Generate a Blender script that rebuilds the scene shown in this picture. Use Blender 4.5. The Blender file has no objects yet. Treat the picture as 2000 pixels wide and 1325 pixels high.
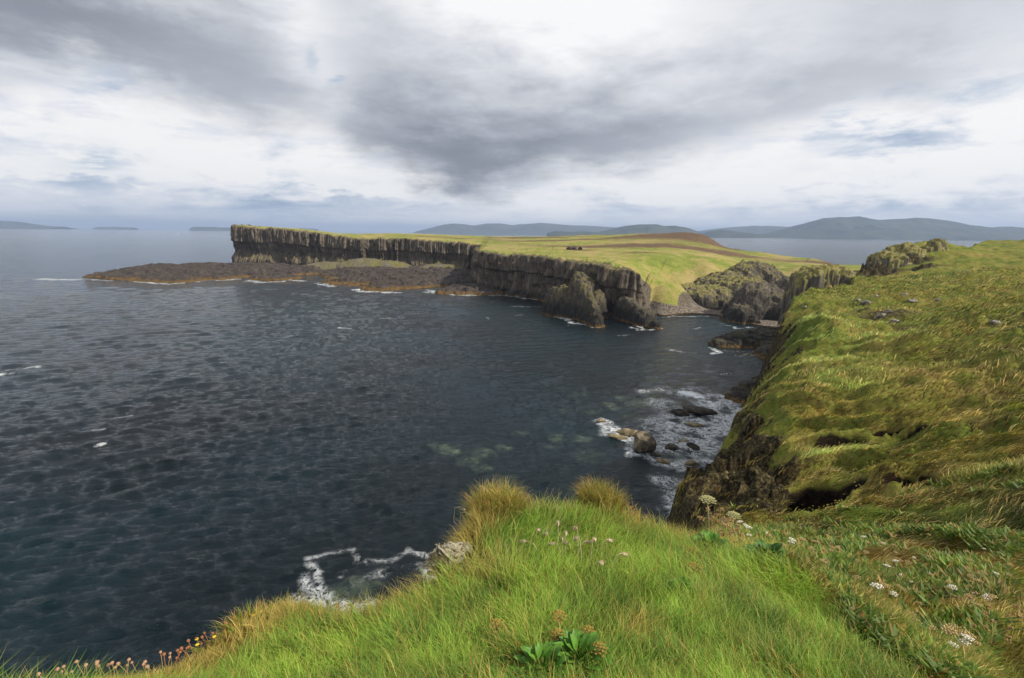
import bpy, bmesh, math
import numpy as np
from mathutils import Vector, Matrix
R = math.radians
rng = np.random.default_rng(7)
SC = bpy.context.scene
COL = SC.collection

# ------------------------------------------------------------------ camera
CAM_Z = 30.0
FPX = 944.0                       # focal length in pixels of a 2000 px wide frame
PITCH, ROLL = R(12.45), R(0.62)
cd = bpy.data.cameras.new('camera'); cam = bpy.data.objects.new('camera', cd); COL.objects.link(cam)
cd.sensor_width = 36.0; cd.lens = 36.0*FPX/2000.0; cd.clip_start = 0.05; cd.clip_end = 200000.0
M = Matrix.Rotation(R(90)-PITCH, 3, 'X') @ Matrix.Rotation(ROLL, 3, 'Z')
cam.matrix_world = Matrix.Translation((0, 0, CAM_Z)) @ M.to_4x4()
SC.camera = cam
MR = np.array(M)
# ------------------------------------------------------------------ light and exposure
SUN_AZ, SUN_EL = R(110), R(39)    # from the view direction, clockwise
sdir = Vector((math.sin(SUN_AZ)*math.cos(SUN_EL), math.cos(SUN_AZ)*math.cos(SUN_EL), math.sin(SUN_EL)))
ld = bpy.data.lights.new('sun', 'SUN'); sun = bpy.data.objects.new('sun', ld); COL.objects.link(sun)
ld.energy = 5.0; ld.angle = R(0.5); ld.color = (1.0, 0.93, 0.80)
sun.rotation_euler = sdir.to_track_quat('Z', 'Y').to_euler()
SC.view_settings.view_transform = 'Standard'; SC.view_settings.look = 'None'
SC.view_settings.exposure = 0.0; SC.view_settings.gamma = 1.0
SC.cycles.use_denoising = True
SC.cycles.max_bounces = 6; SC.cycles.diffuse_bounces = 2; SC.cycles.glossy_bounces = 2
SC.cycles.transmission_bounces = 3; SC.cycles.transparent_max_bounces = 4; SC.cycles.volume_bounces = 0

def ray(u, v):
    d = MR @ np.array([(u-1000)/FPX, (662.5-v)/FPX, -1.0]); return d/np.linalg.norm(d)
def P(u, v, y=None, z=None):
    """the point a picture position stands for, at a depth y or on a level z"""
    d = ray(u, v)
    t = y/d[1] if y is not None else (z-CAM_Z)/d[2]
    return np.array([0, 0, CAM_Z])+d*t

# ------------------------------------------------------------------ node expressions
class E:
    def __init__(s, nt, k): s.nt, s.k = nt, k
    def _m(s, op, *a, clamp=False):
        n = s.nt.nodes.new('ShaderNodeMath'); n.operation = op; n.use_clamp = clamp
        for i, x in enumerate((s,)+a):
            if isinstance(x, E): s.nt.links.new(x.k, n.inputs[i])
            else: n.inputs[i].default_value = x
        return E(s.nt, n.outputs[0])
    def __add__(s, o): return s._m('ADD', o)
    def __radd__(s, o): return s._m('ADD', o)
    def __sub__(s, o): return s._m('SUBTRACT', o)
    def __rsub__(s, o): return (s*-1.0)+o
    def __mul__(s, o): return s._m('MULTIPLY', o)
    def __rmul__(s, o): return s._m('MULTIPLY', o)
    def __truediv__(s, o): return s._m('DIVIDE', o)
    def max(s, o): return s._m('MAXIMUM', o)
    def min(s, o): return s._m('MINIMUM', o)
    def clamp(s): return s._m('ADD', 0.0, clamp=True)
    def step(s, lo, hi):
        n = s.nt.nodes.new('ShaderNodeMapRange'); n.interpolation_type = 'SMOOTHSTEP'
        s.nt.links.new(s.k, n.inputs[0]); n.inputs[1].default_value = lo; n.inputs[2].default_value = hi
        return E(s.nt, n.outputs[0])
class NT:
    def __init__(s, nt): s.nt = nt
    def new(s, t, **k):
        n = s.nt.nodes.new(t)
        for a, b in k.items(): setattr(n, a, b)
        return n
    def ln(s, a, b): s.nt.links.new(a.k if isinstance(a, E) else a, b)
    def pos(s):
        return s.new('ShaderNodeNewGeometry').outputs['Position']
    def nrmz(s):
        g = s.new('ShaderNodeNewGeometry'); x = s.new('ShaderNodeSeparateXYZ'); s.ln(g.outputs['Normal'], x.inputs[0]); return E(s.nt, x.outputs[2])
    def z(s):
        x = s.new('ShaderNodeSeparateXYZ'); s.ln(s.pos(), x.inputs[0]); return E(s.nt, x.outputs[2])
    def noise(s, scale, detail=4, rough=0.55, vec=None, stretch=None, dist=0.0, off=0.0):
        n = s.new('ShaderNodeTexNoise'); n.inputs['Scale'].default_value = scale
        n.inputs['Detail'].default_value = detail; n.inputs['Roughness'].default_value = rough; n.inputs['Distortion'].default_value = dist
        v = vec if vec is not None else s.pos()
        mp = s.new('ShaderNodeMapping'); s.ln(v, mp.inputs[0]); mp.inputs[1].default_value = (off, off*1.7, off*0.3)
        if stretch: mp.inputs[3].default_value = stretch
        s.ln(mp.outputs[0], n.inputs['Vector'])
        return E(s.nt, n.outputs['Fac'])
    def voro(s, scale, feature='F1', out='Distance', vec=None, stretch=None, rand=1.0):
        n = s.new('ShaderNodeTexVoronoi', feature=feature); n.inputs['Scale'].default_value = scale; n.inputs['Randomness'].default_value = rand
        v = vec if vec is not None else s.pos()
        mp = s.new('ShaderNodeMapping'); s.ln(v, mp.inputs[0])
        if stretch: mp.inputs[3].default_value = stretch
        s.ln(mp.outputs[0], n.inputs['Vector'])
        return E(s.nt, n.outputs[out])
    def ramp(s, fac, stops):
        n = s.new('ShaderNodeValToRGB'); cr = n.color_ramp
        while len(cr.elements) < len(stops): cr.elements.new(0.5)
        for e, (p, c) in zip(cr.elements, stops): e.position = p; e.color = (*c, 1)
        s.ln(fac, n.inputs[0]); return n.outputs[0]
    def mix(s, f, a, b, mode='MIX'):
        n = s.new('ShaderNodeMix', data_type='RGBA', blend_type=mode)
        for x, k in ((f, n.inputs[0]), (a, n.inputs[6]), (b, n.inputs[7])):
            if isinstance(x, (int, float)): k.default_value = x
            elif isinstance(x, tuple): k.default_value = (*x, 1)
            else: s.ln(x, k)
        return n.outputs[2]
    def attr(s, name, out='Fac'):
        n = s.new('ShaderNodeAttribute', attribute_name=name); return n.outputs[out]
    def bump(s, h, strength, dist, normal=None):
        n = s.new('ShaderNodeBump'); n.inputs['Strength'].default_value = strength; n.inputs['Distance'].default_value = dist
        s.ln(h, n.inputs['Height'])
        if normal is not None: s.ln(normal, n.inputs['Normal'])
        return n.outputs[0]

def material(name, build, rough=0.9, spec=0.25):
    m = bpy.data.materials.new(name); m.use_nodes = True; N = NT(m.node_tree)
    b = m.node_tree.nodes['Principled BSDF']; b.inputs['Roughness'].default_value = rough
    b.inputs['Specular IOR Level'].default_value = spec
    build(N, b); return m

# ------------------------------------------------------------------ world: Nishita sky with a broken cloud deck
def az_el(u, v):
    d = ray(u, v); return math.atan2(d[0], d[1]), math.asin(d[2])
world = bpy.data.worlds.new('World'); SC.world = world; world.use_nodes = True
def build_world():
    nt = world.node_tree; N = NT(nt); bg = nt.nodes['Background']
    sky = N.new('ShaderNodeTexSky', sky_type='NISHITA'); sky.sun_disc = False
    sky.sun_elevation = SUN_EL; sky.sun_rotation = SUN_AZ; sky.altitude = 0; sky.air_density = 1.0; sky.dust_density = 1.2; sky.ozone_density = 1.5
    co = N.new('ShaderNodeTexCoord').outputs['Generated']
    sp = N.new('ShaderNodeSeparateXYZ'); N.ln(co, sp.inputs[0])
    x, y, z = (E(nt, sp.outputs[i]) for i in range(3))
    az = x._m('ARCTAN2', y); el = z._m('ARCSINE')
    zz = z.max(0.0)+0.10
    cb = N.new('ShaderNodeCombineXYZ'); N.ln(x/zz, cb.inputs[0]); N.ln(y/zz, cb.inputs[1]); q = cb.outputs[0]
    n1 = N.noise(0.50, 8, 0.55, vec=q, dist=0.3, off=3.1)
    n2 = N.noise(1.6, 8, 0.62, vec=q, dist=0.4, off=8.4)
    c2 = N.new('ShaderNodeCombineXYZ'); N.ln(az*3.0, c2.inputs[0]); N.ln(el*8.0, c2.inputs[1]); q2 = c2.outputs[0]
    p1 = N.noise(1.5, 9, 0.62, vec=q2, dist=0.25, off=5.2)
    p2 = N.noise(4.2, 8, 0.62, vec=q2, dist=0.2, off=2.2)
    c3 = N.new('ShaderNodeCombineXYZ'); N.ln(az*2.2, c3.inputs[0]); N.ln(el*22.0, c3.inputs[1])
    st = N.noise(1.3, 7, 0.6, vec=c3.outputs[0], dist=0.2, off=1.2)
    azw = az+(n1-0.5)*0.16+(p1-0.5)*0.08
    elw = el+(p1-0.5)*0.12+(p2-0.5)*0.075+(n2-0.5)*0.06
    def g(u, v, ru, rv, amp):
        a, e = az_el(u, v); a2, _ = az_el(u+ru, v); _, e2 = az_el(u, v-rv)
        dx = (azw-a)/abs(a2-a); dy = (elw-e)/abs(e2-e)
        return ((dx*dx+dy*dy)*-1.0)._m('EXPONENT')*amp
    # the low grey deck: its ragged lower edge by direction
    A0, A1, E1 = -1.3, 1.3, 0.6
    edge = N.new('ShaderNodeValToRGB'); cr = edge.color_ramp; pts = [az_el(*p) for p in DECK]
    while len(cr.elements) < len(pts): cr.elements.new(0.5)
    for e_, (a, e) in zip(cr.elements, pts): e_.position = (a-A0)/(A1-A0); e_.color = (e/E1,)*3+(1,)
    N.ln((azw-A0)/(A1-A0), edge.inputs[0]); sx = N.new('ShaderNodeSeparateColor'); N.ln(edge.outputs[0], sx.inputs[0])
    dd = elw-E(nt, sx.outputs[0])*E1
    deck = dd.step(-0.03, 0.065)
    br = (n1-0.5)*0.24+(n2-0.5)*0.18+(p1-0.5)*0.20+(p2-0.5)*0.10+0.67
    for t in SKY_BUMPS: br = br+g(*t)
    # heaped cloud in the distance below it
    bil = 1.0-((p1-0.5)._m('ABSOLUTE')*3.2); bb = bil*0.22+p1*0.30+p2*0.62+(st-0.5)*0.50+0.14
    for t in LOW_BUMPS: bb = bb+g(*t)
    bb = (bb-0.6)*1.35+0.61; low = el.step(0.10, 0.0); bb = bb*(1.0-low*0.55)+low*0.55*(0.70+(st-0.5)*0.5)
    STOPS = [(0.0, (0.17, 0.185, 0.22)), (0.25, (0.27, 0.29, 0.335)), (0.5, (0.45, 0.475, 0.53)), (0.75, (0.70, 0.72, 0.76)), (1.0, (0.98, 0.98, 0.98))]
    deckc = N.ramp(br, STOPS)
    lowc = N.ramp(bb, [(0.25, (0.23, 0.31, 0.43)), (0.45, (0.37, 0.46, 0.60)), (0.62, (0.58, 0.65, 0.75)), (0.80, (0.86, 0.87, 0.90)), (0.95, (1.0, 0.99, 0.97))])
    cloud = N.mix(deck, lowc, deckc)
    gap = ((0.47-p2*0.55-p1*0.5)+el.step(0.02, 0.09)*el.step(0.24, 0.12)*0.14).clamp()*(1.0-deck)
    for t in SKY_HOLES: gap = gap+g(*t)
    gap = (gap+(p2-0.5)*0.35*gap.step(0.0, 0.1)).step(0.03, 0.42)*0.75
    cs = N.new('ShaderNodeVectorMath', operation='SCALE'); N.ln(cloud, cs.inputs[0]); cs.inputs[3].default_value = 10.0
    skc = N.mix(0.6, sky.outputs[0], (3.8, 5.0, 6.9))
    out = N.mix(gap, cs.outputs[0], skc)
    N.ln(out, bg.inputs[0]); bg.inputs[1].default_value = 0.1
DECK = [(-900, 120), (0, 165), (150, 150), (290, 215), (480, 250), (600, 250), (655, 268), (700, 312), (800, 350), (900, 398), (990, 375), (1100, 345), (1250, 338), (1400, 300), (1500, 262), (1620, 215), (1800, 185), (2000, 130), (2600, 100)]
SKY_BUMPS = [  # u, v, radius u, radius v, amount
    (30, 0, 430, 85, -0.42), (520, 210, 200, 60, -0.16), (380, 130, 180, 60, -0.08), (200, 150, 200, 30, 0.08), (640, 170, 60, 80, 0.26), (590, 50, 60, 80, 0.16), (560, 0, 90, 50, 0.12),
    (870, 320, 230, 85, -0.38), (940, 385, 110, 30, -0.16), (1000, 330, 200, 50, -0.08), (1200, 290, 280, 65, -0.22), (740, 210, 120, 120, -0.10), (1000, 220, 260, 60, -0.08),
    (1080, -10, 300, 130, 0.46), (1300, 100, 330, 80, 0.12), (1640, 185, 230, 50, -0.12), (1950, 60, 160, 60, 0.08), (1780, 125, 120, 40, -0.06), (1600, 0, 330, 60, 0.06)]
LOW_BUMPS = [(245, 265, 90, 40, 0.22), (60, 330, 160, 22, 0.24), (200, 345, 120, 16, 0.2), (350, 225, 60, 20, 0.16), (510, 325, 60, 18, 0.18), (655, 350, 50, 22, 0.24), (780, 360, 80, 22, 0.16), (560, 400, 150, 24, -0.30), (120, 380, 300, 30, -0.06), (1040, 400, 100, 24, 0.14), (1450, 340, 260, 30, 0.20), (1800, 325, 250, 26, 0.16), (1720, 268, 170, 26, -0.26), (1890, 290, 60, 18, 0.16), (1980, 230, 60, 40, 0.24), (1300, 385, 200, 20, 0.10), (1750, 420, 400, 20, -0.14), (420, 300, 80, 26, 0.12)]
SKY_HOLES = [(205, 140, 60, 20, 0.24), (658, 165, 20, 16, 0.32), (612, 105, 16, 34, 0.22), (735, 392, 60, 12, 0.22), (760, 415, 130, 10, 0.20), (330, 432, 420, 10, 0.22), (200, 328, 60, 10, 0.22), (520, 385, 40, 12, 0.18), (560, 10, 60, 20, 0.14)]
build_world()

# ------------------------------------------------------------------ numeric helpers
def h32(ix, iy, iz, seed):
    h = (ix.astype(np.int64)*374761393+iy.astype(np.int64)*668265263+iz*1440662683+seed*974634777) & 0xffffffff
    h = ((h ^ (h >> 13))*1274126177) & 0xffffffff
    h = ((h ^ (h >> 16))*2246822519) & 0xffffffff
    return ((h ^ (h >> 15)) & 0xffffff)/float(0xffffff)
def vn2(x, y, seed=0):
    ix = np.floor(x); iy = np.floor(y); fx = x-ix; fy = y-iy
    fx = fx*fx*(3-2*fx); fy = fy*fy*(3-2*fy)
    a = h32(ix, iy, 0, seed); b = h32(ix+1, iy, 0, seed); c = h32(ix, iy+1, 0, seed); d = h32(ix+1, iy+1, 0, seed)
    return (a+(b-a)*fx)+((c+(d-c)*fx)-(a+(b-a)*fx))*fy
def fbm2(x, y, seed=0, oct=4, g=0.5):
    s = 0; a = 1; t = 0
    for i in range(oct):
        s = s+a*vn2(x, y, seed+i*17); t += a; a *= g; x, y = x*1.9+y*0.6+7.3, y*1.9-x*0.6+3.1
    return s/t-0.5
def vn3(p, seed=0):
    i = np.floor(p).astype(np.int64); f = p-i; f = f*f*(3-2*f); r = 0
    for dx in (0, 1):
        for dy in (0, 1):
            for dz in (0, 1):
                w = (f[:, 0] if dx else 1-f[:, 0])*(f[:, 1] if dy else 1-f[:, 1])*(f[:, 2] if dz else 1-f[:, 2])
                r = r+w*h32(i[:, 0]+dx, i[:, 1]+dy, i[:, 2]+dz, seed)
    return r
def fbm3(p, seed=0, oct=4):
    s = 0; a = 1; t = 0
    for k in range(oct): s = s+a*vn3(p, seed+k*13); t += a; a *= 0.5; p = p*2.03+5.1
    return s/t-0.5
def cells(x, y, size, seed=0):
    """Voronoi cells of about SIZE: each point's cell value in 0..1 and its distance to the cell's centre"""
    x = x/size; y = y/size; ix = np.floor(x); iy = np.floor(y); best = np.full(x.shape, 9.0); val = np.zeros(x.shape)
    for dx in (-1, 0, 1):
        for dy in (-1, 0, 1):
            cx, cy = ix+dx, iy+dy
            d = (cx+h32(cx, cy, 1, seed)-x)**2+(cy+h32(cx, cy, 2, seed)-y)**2
            m = d < best; best = np.where(m, d, best); val = np.where(m, h32(cx, cy, 3, seed), val)
    return val, np.sqrt(best)*size
def tps(ctrl, vals, smooth=1e-3):
    n = len(ctrl)
    def k(r2): return 0.5*r2*np.log(r2+1e-12)
    d = ((ctrl[:, None]-ctrl[None])**2).sum(-1)
    A = np.zeros((n+3, n+3)); A[:n, :n] = k(d)+np.eye(n)*smooth; Q = np.c_[np.ones(n), ctrl]
    A[:n, n:] = Q; A[n:, :n] = Q.T; w = np.linalg.solve(A, np.r_[vals, 0, 0, 0])
    def f(a, b):
        s = a.shape; a = a.ravel(); b = b.ravel(); r = w[n]+w[n+1]*a+w[n+2]*b
        for i in range(n): r = r+w[i]*k((a-ctrl[i, 0])**2+(b-ctrl[i, 1])**2)
        return r.reshape(s)
    return f
def sdf(x, y, poly):
    """signed distance to a polygon: negative inside"""
    poly = np.asarray(poly); d = np.full(x.shape, 1e18); ins = np.zeros(x.shape, bool)
    for i in range(len(poly)):
        ax, ay = poly[i][:2]; bx, by = poly[(i+1) % len(poly)][:2]; ex, ey = bx-ax, by-ay
        t = np.clip(((x-ax)*ex+(y-ay)*ey)/(ex*ex+ey*ey+1e-12), 0, 1)
        d = np.minimum(d, (x-ax-t*ex)**2+(y-ay-t*ey)**2)
        c = ((ay > y) != (by > y)) & (x < (bx-ax)*(y-ay)/((by-ay) if by != ay else 1e-12)+ax); ins ^= c
    return np.where(ins, -1, 1)*np.sqrt(d)
def seg_d(x, y, pts):
    d = np.full(x.shape, 1e18)
    for i in range(max(1, len(pts)-1)):
        ax, ay = pts[i][:2]; bx, by = pts[min(i+1, len(pts)-1)][:2]; ex, ey = bx-ax, by-ay
        t = np.clip(((x-ax)*ex+(y-ay)*ey)/(ex*ex+ey*ey+1e-12), 0, 1)
        d = np.minimum(d, (x-ax-t*ex)**2+(y-ay-t*ey)**2)
    return np.sqrt(d)
def sst(a, b, x):
    t = np.clip((x-a)/(b-a), 0, 1); return t*t*(3-2*t)

# ------------------------------------------------------------------ mesh and object helpers
def mesh_np(name, V, faces_flat, sizes, smooth=True, attrs=None, cols=None):
    me = bpy.data.meshes.new(name); V = np.ascontiguousarray(V, dtype=np.float32)
    faces_flat = np.ascontiguousarray(faces_flat, dtype=np.int32); nf = len(sizes)
    me.vertices.add(len(V)); me.vertices.foreach_set('co', V.ravel())
    me.loops.add(len(faces_flat)); me.loops.foreach_set('vertex_index', faces_flat)
    me.polygons.add(nf); st = np.zeros(nf, np.int32); st[1:] = np.cumsum(sizes)[:-1]
    me.polygons.foreach_set('loop_start', st); me.polygons.foreach_set('loop_total', np.asarray(sizes, np.int32))
    me.update(calc_edges=True)
    if smooth: me.polygons.foreach_set('use_smooth', np.ones(nf, bool))
    for k, a in (attrs or {}).items():
        at = me.attributes.new(k, 'FLOAT', 'POINT'); at.data.foreach_set('value', np.asarray(a, np.float32).ravel())
    if cols is not None:
        at = me.color_attributes.new('Col', 'FLOAT_COLOR', 'POINT'); c = np.ones((len(V), 4), np.float32); c[:, :3] = cols; at.data.foreach_set('color', c.ravel())
    return me
def grid_faces(nr, nc, keep=None):
    i = np.arange(nr-1)[:, None]*nc+np.arange(nc-1)[None]
    f = np.stack([i, i+1, i+nc+1, i+nc], -1).reshape(-1, 4)
    if keep is not None: f = f[keep[f].any(1)]
    return f
def compact(V, f, attrs=None):
    used = np.unique(f); mp = np.full(len(V), -1, np.int64); mp[used] = np.arange(len(used))
    return V[used], mp[f], {k: np.ravel(a)[used] for k, a in (attrs or {}).items()}
def link(name, me, mat, parent=None):
    o = bpy.data.objects.new(name, me); COL.objects.link(o)
    if mat: me.materials.append(mat)
    if parent: o.parent = parent
    return o
def tag(o, label=None, cat=None, group=None, kind=None):
    for k, v in (('label', label), ('category', cat), ('group', group), ('kind', kind)):
        if v: o[k] = v
    return o
def empty(name, loc, label, cat, group=None, rz=0.0, scale=1.0):
    o = bpy.data.objects.new(name, None); COL.objects.link(o); o.location = loc; o.rotation_euler = (0, 0, rz); o.scale = (scale,)*3; o.empty_display_size = 0.05
    return tag(o, label, cat, group)
class MB:
    """collects tubes, leaves and blobs for one mesh"""
    def __init__(s): s.V = []; s.F = []; s.n = 0
    def add(s, V, F):
        for f in F: s.F.append([i+s.n for i in f])
        s.V.extend(V); s.n += len(V)
    def tube(s, pts, rad, k=6):
        pts = [Vector(p) for p in pts]; n = len(pts); V = []; F = []
        for i, p in enumerate(pts):
            t = (pts[min(i+1, n-1)]-pts[max(i-1, 0)]).normalized(); a = t.orthogonal().normalized(); b = t.cross(a)
            r = rad[i] if isinstance(rad, (list, tuple)) else rad
            V += [tuple(p+a*(r*math.cos(2*math.pi*j/k))+b*(r*math.sin(2*math.pi*j/k))) for j in range(k)]
        for i in range(n-1):
            for j in range(k): F.append([i*k+j, i*k+(j+1) % k, (i+1)*k+(j+1) % k, (i+1)*k+j])
        F.append(list(range(k))[::-1]); F.append([(n-1)*k+j for j in range(k)]); s.add(V, F)
    def leaf(s, p, d, L, w, droop=0.4, cup=0.25, segs=4, up=(0, 0, 1)):
        p = Vector(p); d = Vector(d).normalized(); side = d.cross(Vector(up))
        side = side.normalized() if side.length > 1e-4 else Vector((1, 0, 0)); V = []; F = []; q = p.copy(); dd = d.copy()
        for i in range(segs+1):
            t = i/segs; ww = w*math.sin(math.pi*(0.08+0.9*t))**0.8*0.5; u = side.cross(dd)
            V += [tuple(q-side*ww+u*ww*cup), tuple(q), tuple(q+side*ww+u*ww*cup)]
            dd = (dd+Vector((0, 0, -droop/segs))).normalized(); q = q+dd*(L/segs)
        for i in range(segs):
            a = i*3; F += [[a, a+1, a+4, a+3], [a+1, a+2, a+5, a+4]]
        s.add(V, F)
    def blob(s, c, r, k=6, m=4, sz=1.0, jit=0.0):
        V = []; F = []; c = Vector(c)
        for i in range(m+1):
            ph = math.pi*i/m
            for j in range(k):
                th = 2*math.pi*j/k; rr = r*(1+jit*(rng.random()-0.5)); V.append((c.x+rr*math.sin(ph)*math.cos(th), c.y+rr*math.sin(ph)*math.sin(th), c.z+rr*sz*math.cos(ph)))
        for i in range(m):
            for j in range(k): F.append([i*k+j, (i+1)*k+j, (i+1)*k+(j+1) % k, i*k+(j+1) % k])
        s.add(V, F)
    def build(s, name, mat, parent=None, smooth=True):
        me = bpy.data.meshes.new(name); me.from_pydata([tuple(v) for v in s.V], [], s.F); me.update()
        if smooth: me.polygons.foreach_set('use_smooth', np.ones(len(me.polygons), bool))
        return link(name, me, mat, parent)
def copy_tree(o, parent=None):
    c = o.copy(); COL.objects.link(c); c.parent = parent
    for ch in list(o.children): copy_tree(ch, c)
    return c

# ------------------------------------------------------------------ materials
def basalt(name, dark=(0.022, 0.019, 0.016), mid=(0.085, 0.070, 0.055), pale=(0.20, 0.175, 0.14), weed=True, moss=0.5, wet=4.0, colsz=1.1, grassy=0.0, weedz=1.0, bias=0.0):
    def b(N, p):
        n = N.noise(0.22, 8, 0.62); st = N.noise(1.0/colsz, 6, 0.62, stretch=(1, 1, 0.10)); f = N.noise(2.2, 6, 0.68)
        base = N.ramp(n*0.45+st*0.45+f*0.30+(-0.10+bias), [(0.30, dark), (0.50, mid), (0.70, pale)])
        vc = N.voro(1.0/colsz, 'DISTANCE_TO_EDGE', stretch=(1, 1, 0.06))
        base = N.mix(vc.step(0.10, 0.0)*0.55, base, dark)
        nz = N.nrmz()
        mm = (N.noise(0.5, 6, 0.6, off=4)*1.0+nz*0.30+(-0.62+0.25*moss)).step(0.10, 0.26)*min(1.0, moss*1.4)
        base = N.mix(mm, base, N.ramp(N.noise(1.3, 5, 0.6, off=9), [(0.3, (0.075, 0.085, 0.018)), (0.55, (0.17, 0.145, 0.035)), (0.75, (0.22, 0.18, 0.08))]))
        if grassy > 0:
            gm = (nz*1.3+N.noise(0.35, 5, 0.6, off=2)*1.1-1.55+grassy*0.5).step(0.0, 0.25)
            base = N.mix(gm, base, N.ramp(N.noise(0.7, 6, 0.65, off=7), [(0.3, (0.10, 0.11, 0.022)), (0.5, (0.19, 0.165, 0.045)), (0.7, (0.28, 0.23, 0.10))]))
        z = N.z()+(N.noise(0.6, 5, 0.6, off=1)-0.5)*3.0
        base = N.mix(z.step(wet, wet*0.35)*0.82, base, (0.012, 0.011, 0.010))
        if weed:
            zz = N.z()+(N.noise(0.35, 5, 0.7, off=6)-0.5)*3.2
            base = N.mix(zz.step(weedz, weedz-0.9)*0.85, base, N.ramp(N.noise(1.5, 4, 0.6), [(0.35, (0.055, 0.030, 0.008)), (0.65, (0.20, 0.115, 0.025))]))
        N.ln(base, p.inputs['Base Color'])
        bp = N.bump(st*0.6+f*0.5+N.noise(7, 3, 0.6)*0.2, 0.9, 0.35); N.ln(bp, p.inputs['Normal'])
    return material(name, b, 0.85, 0.3)
M_cliff = basalt('columnar_basalt', dark=(0.028, 0.023, 0.018), mid=(0.125, 0.098, 0.072), pale=(0.27, 0.225, 0.17), moss=0.45)
M_shelf = basalt('shelf_basalt', dark=(0.016, 0.013, 0.011), mid=(0.055, 0.042, 0.034), pale=(0.12, 0.095, 0.075), moss=0.0, wet=1.0, colsz=2.6, weedz=1.5)
M_knoll = basalt('knoll_basalt', dark=(0.03, 0.026, 0.02), mid=(0.095, 0.078, 0.056), pale=(0.25, 0.215, 0.16), moss=0.12, wet=5.5, colsz=0.9, grassy=0.22)
M_cap = basalt('turf_capped_basalt', dark=(0.03, 0.026, 0.02), mid=(0.10, 0.085, 0.06), pale=(0.22, 0.19, 0.14), moss=0.3, wet=1.0, colsz=0.9, grassy=1.0)
M_knollrock = basalt('knoll_bare_basalt', dark=(0.03, 0.026, 0.02), mid=(0.075, 0.062, 0.05), pale=(0.24, 0.205, 0.155), moss=0.2, wet=6.5, colsz=0.9, grassy=0.0)
M_dark = basalt('wet_basalt', dark=(0.010, 0.009, 0.008), mid=(0.03, 0.026, 0.022), pale=(0.075, 0.062, 0.05), moss=0.15, wet=0.6, colsz=0.7, weedz=1.0)

def land_mat(name, greens, scale=1.0, rockz=None, heather=0.0):
    def b(N, p):
        n = N.noise(0.035*scale, 7, 0.66)*0.62+N.noise(0.16*scale, 7, 0.7, off=3, dist=0.8)*0.62-0.10
        base = N.ramp(n, greens)
        f = N.noise(0.9*scale, 7, 0.72, stretch=(1, 1, 3))
        base = N.mix(0.75, base, N.ramp(f, [(0.28, (0.45, 0.45, 0.42)), (0.5, (1, 1, 1)), (0.72, (1.35, 1.3, 1.2))]), 'MULTIPLY')
        if heather:
            base = N.mix(E(N.nt, N.attr('heather')).max(0.0)*N.noise(0.2, 6, 0.7, off=5).step(0.30, 0.44), base, N.ramp(f, [(0.3, (0.075, 0.045, 0.025)), (0.7, (0.19, 0.125, 0.075))]))
        if rockz:
            rk = (E(N.nt, N.attr('rock'))+(N.noise(0.8*scale, 6, 0.7, off=8)-0.5)*0.9).step(0.38, 0.62)
            base = N.mix(rk, base, N.ramp(N.noise(1.3*scale, 8, 0.72, off=11), rockz))
            pb = (E(N.nt, N.attr('pebble'))+(N.noise(0.4, 6, 0.7, off=18)-0.5)*0.5).step(0.4, 0.55)
            base = N.mix(pb, base, N.ramp(N.voro(1.6, out='Color'), [(0.2, (0.09, 0.07, 0.055)), (0.5, (0.15, 0.125, 0.10)), (0.8, (0.22, 0.19, 0.155))]))
        if rockz: base = N.mix(E(N.nt, N.attr('pit')).step(0.03, 0.16), base, N.ramp(N.noise(3, 6, 0.7), [(0.35, (0.004, 0.003, 0.002)), (0.52, (0.014, 0.009, 0.005)), (0.7, (0.05, 0.028, 0.012))]))  # shade inside the hollows is put into the colour, near black to brown
        N.ln(base, p.inputs['Base Color'])
        N.ln(N.bump(f+N.noise(4*scale, 4, 0.7)*0.4, 0.8, 0.35/scale), p.inputs['Normal'])
    return material(name, b, 0.95, 0.1)
G_head = [(0.30, (0.17, 0.14, 0.045)), (0.39, (0.15, 0.185, 0.035)), (0.48, (0.21, 0.235, 0.045)), (0.55, (0.30, 0.255, 0.085)), (0.66, (0.36, 0.28, 0.12))]
ROCKZ = [(0.3, (0.035, 0.028, 0.02)), (0.5, (0.11, 0.09, 0.065)), (0.7, (0.26, 0.23, 0.18))]
M_head = land_mat('headland_turf', G_head, 1.0, ROCKZ, 1.0)
G_slope = [(0.30, (0.05, 0.075, 0.012)), (0.42, (0.10, 0.13, 0.020)), (0.52, (0.16, 0.17, 0.03)), (0.62, (0.22, 0.18, 0.045)), (0.72, (0.28, 0.21, 0.07))]
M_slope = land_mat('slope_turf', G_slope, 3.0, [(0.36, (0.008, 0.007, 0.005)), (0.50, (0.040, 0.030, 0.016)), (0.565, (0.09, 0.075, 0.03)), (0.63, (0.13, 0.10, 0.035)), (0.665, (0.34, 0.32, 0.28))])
def blade_mat(name, rough=0.55, trans=0.25, spec=0.25):
    m = bpy.data.materials.new(name); m.use_nodes = True; N = NT(m.node_tree)
    b = m.node_tree.nodes['Principled BSDF']; out = m.node_tree.nodes['Material Output']
    c = N.attr('Col', 'Color'); N.ln(c, b.inputs['Base Color']); b.inputs['Roughness'].default_value = rough; b.inputs['Specular IOR Level'].default_value = spec
    t = N.new('ShaderNodeBsdfTranslucent'); N.ln(N.mix(1.0, c, (1.15, 1.25, 0.7), 'MULTIPLY'), t.inputs[0])
    mx = N.new('ShaderNodeMixShader'); mx.inputs[0].default_value = trans
    N.ln(b.outputs[0], mx.inputs[1]); N.ln(t.outputs[0], mx.inputs[2]); N.ln(mx.outputs[0], out.inputs[0]); return m
M_blade = blade_mat('grass_blades')
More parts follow.
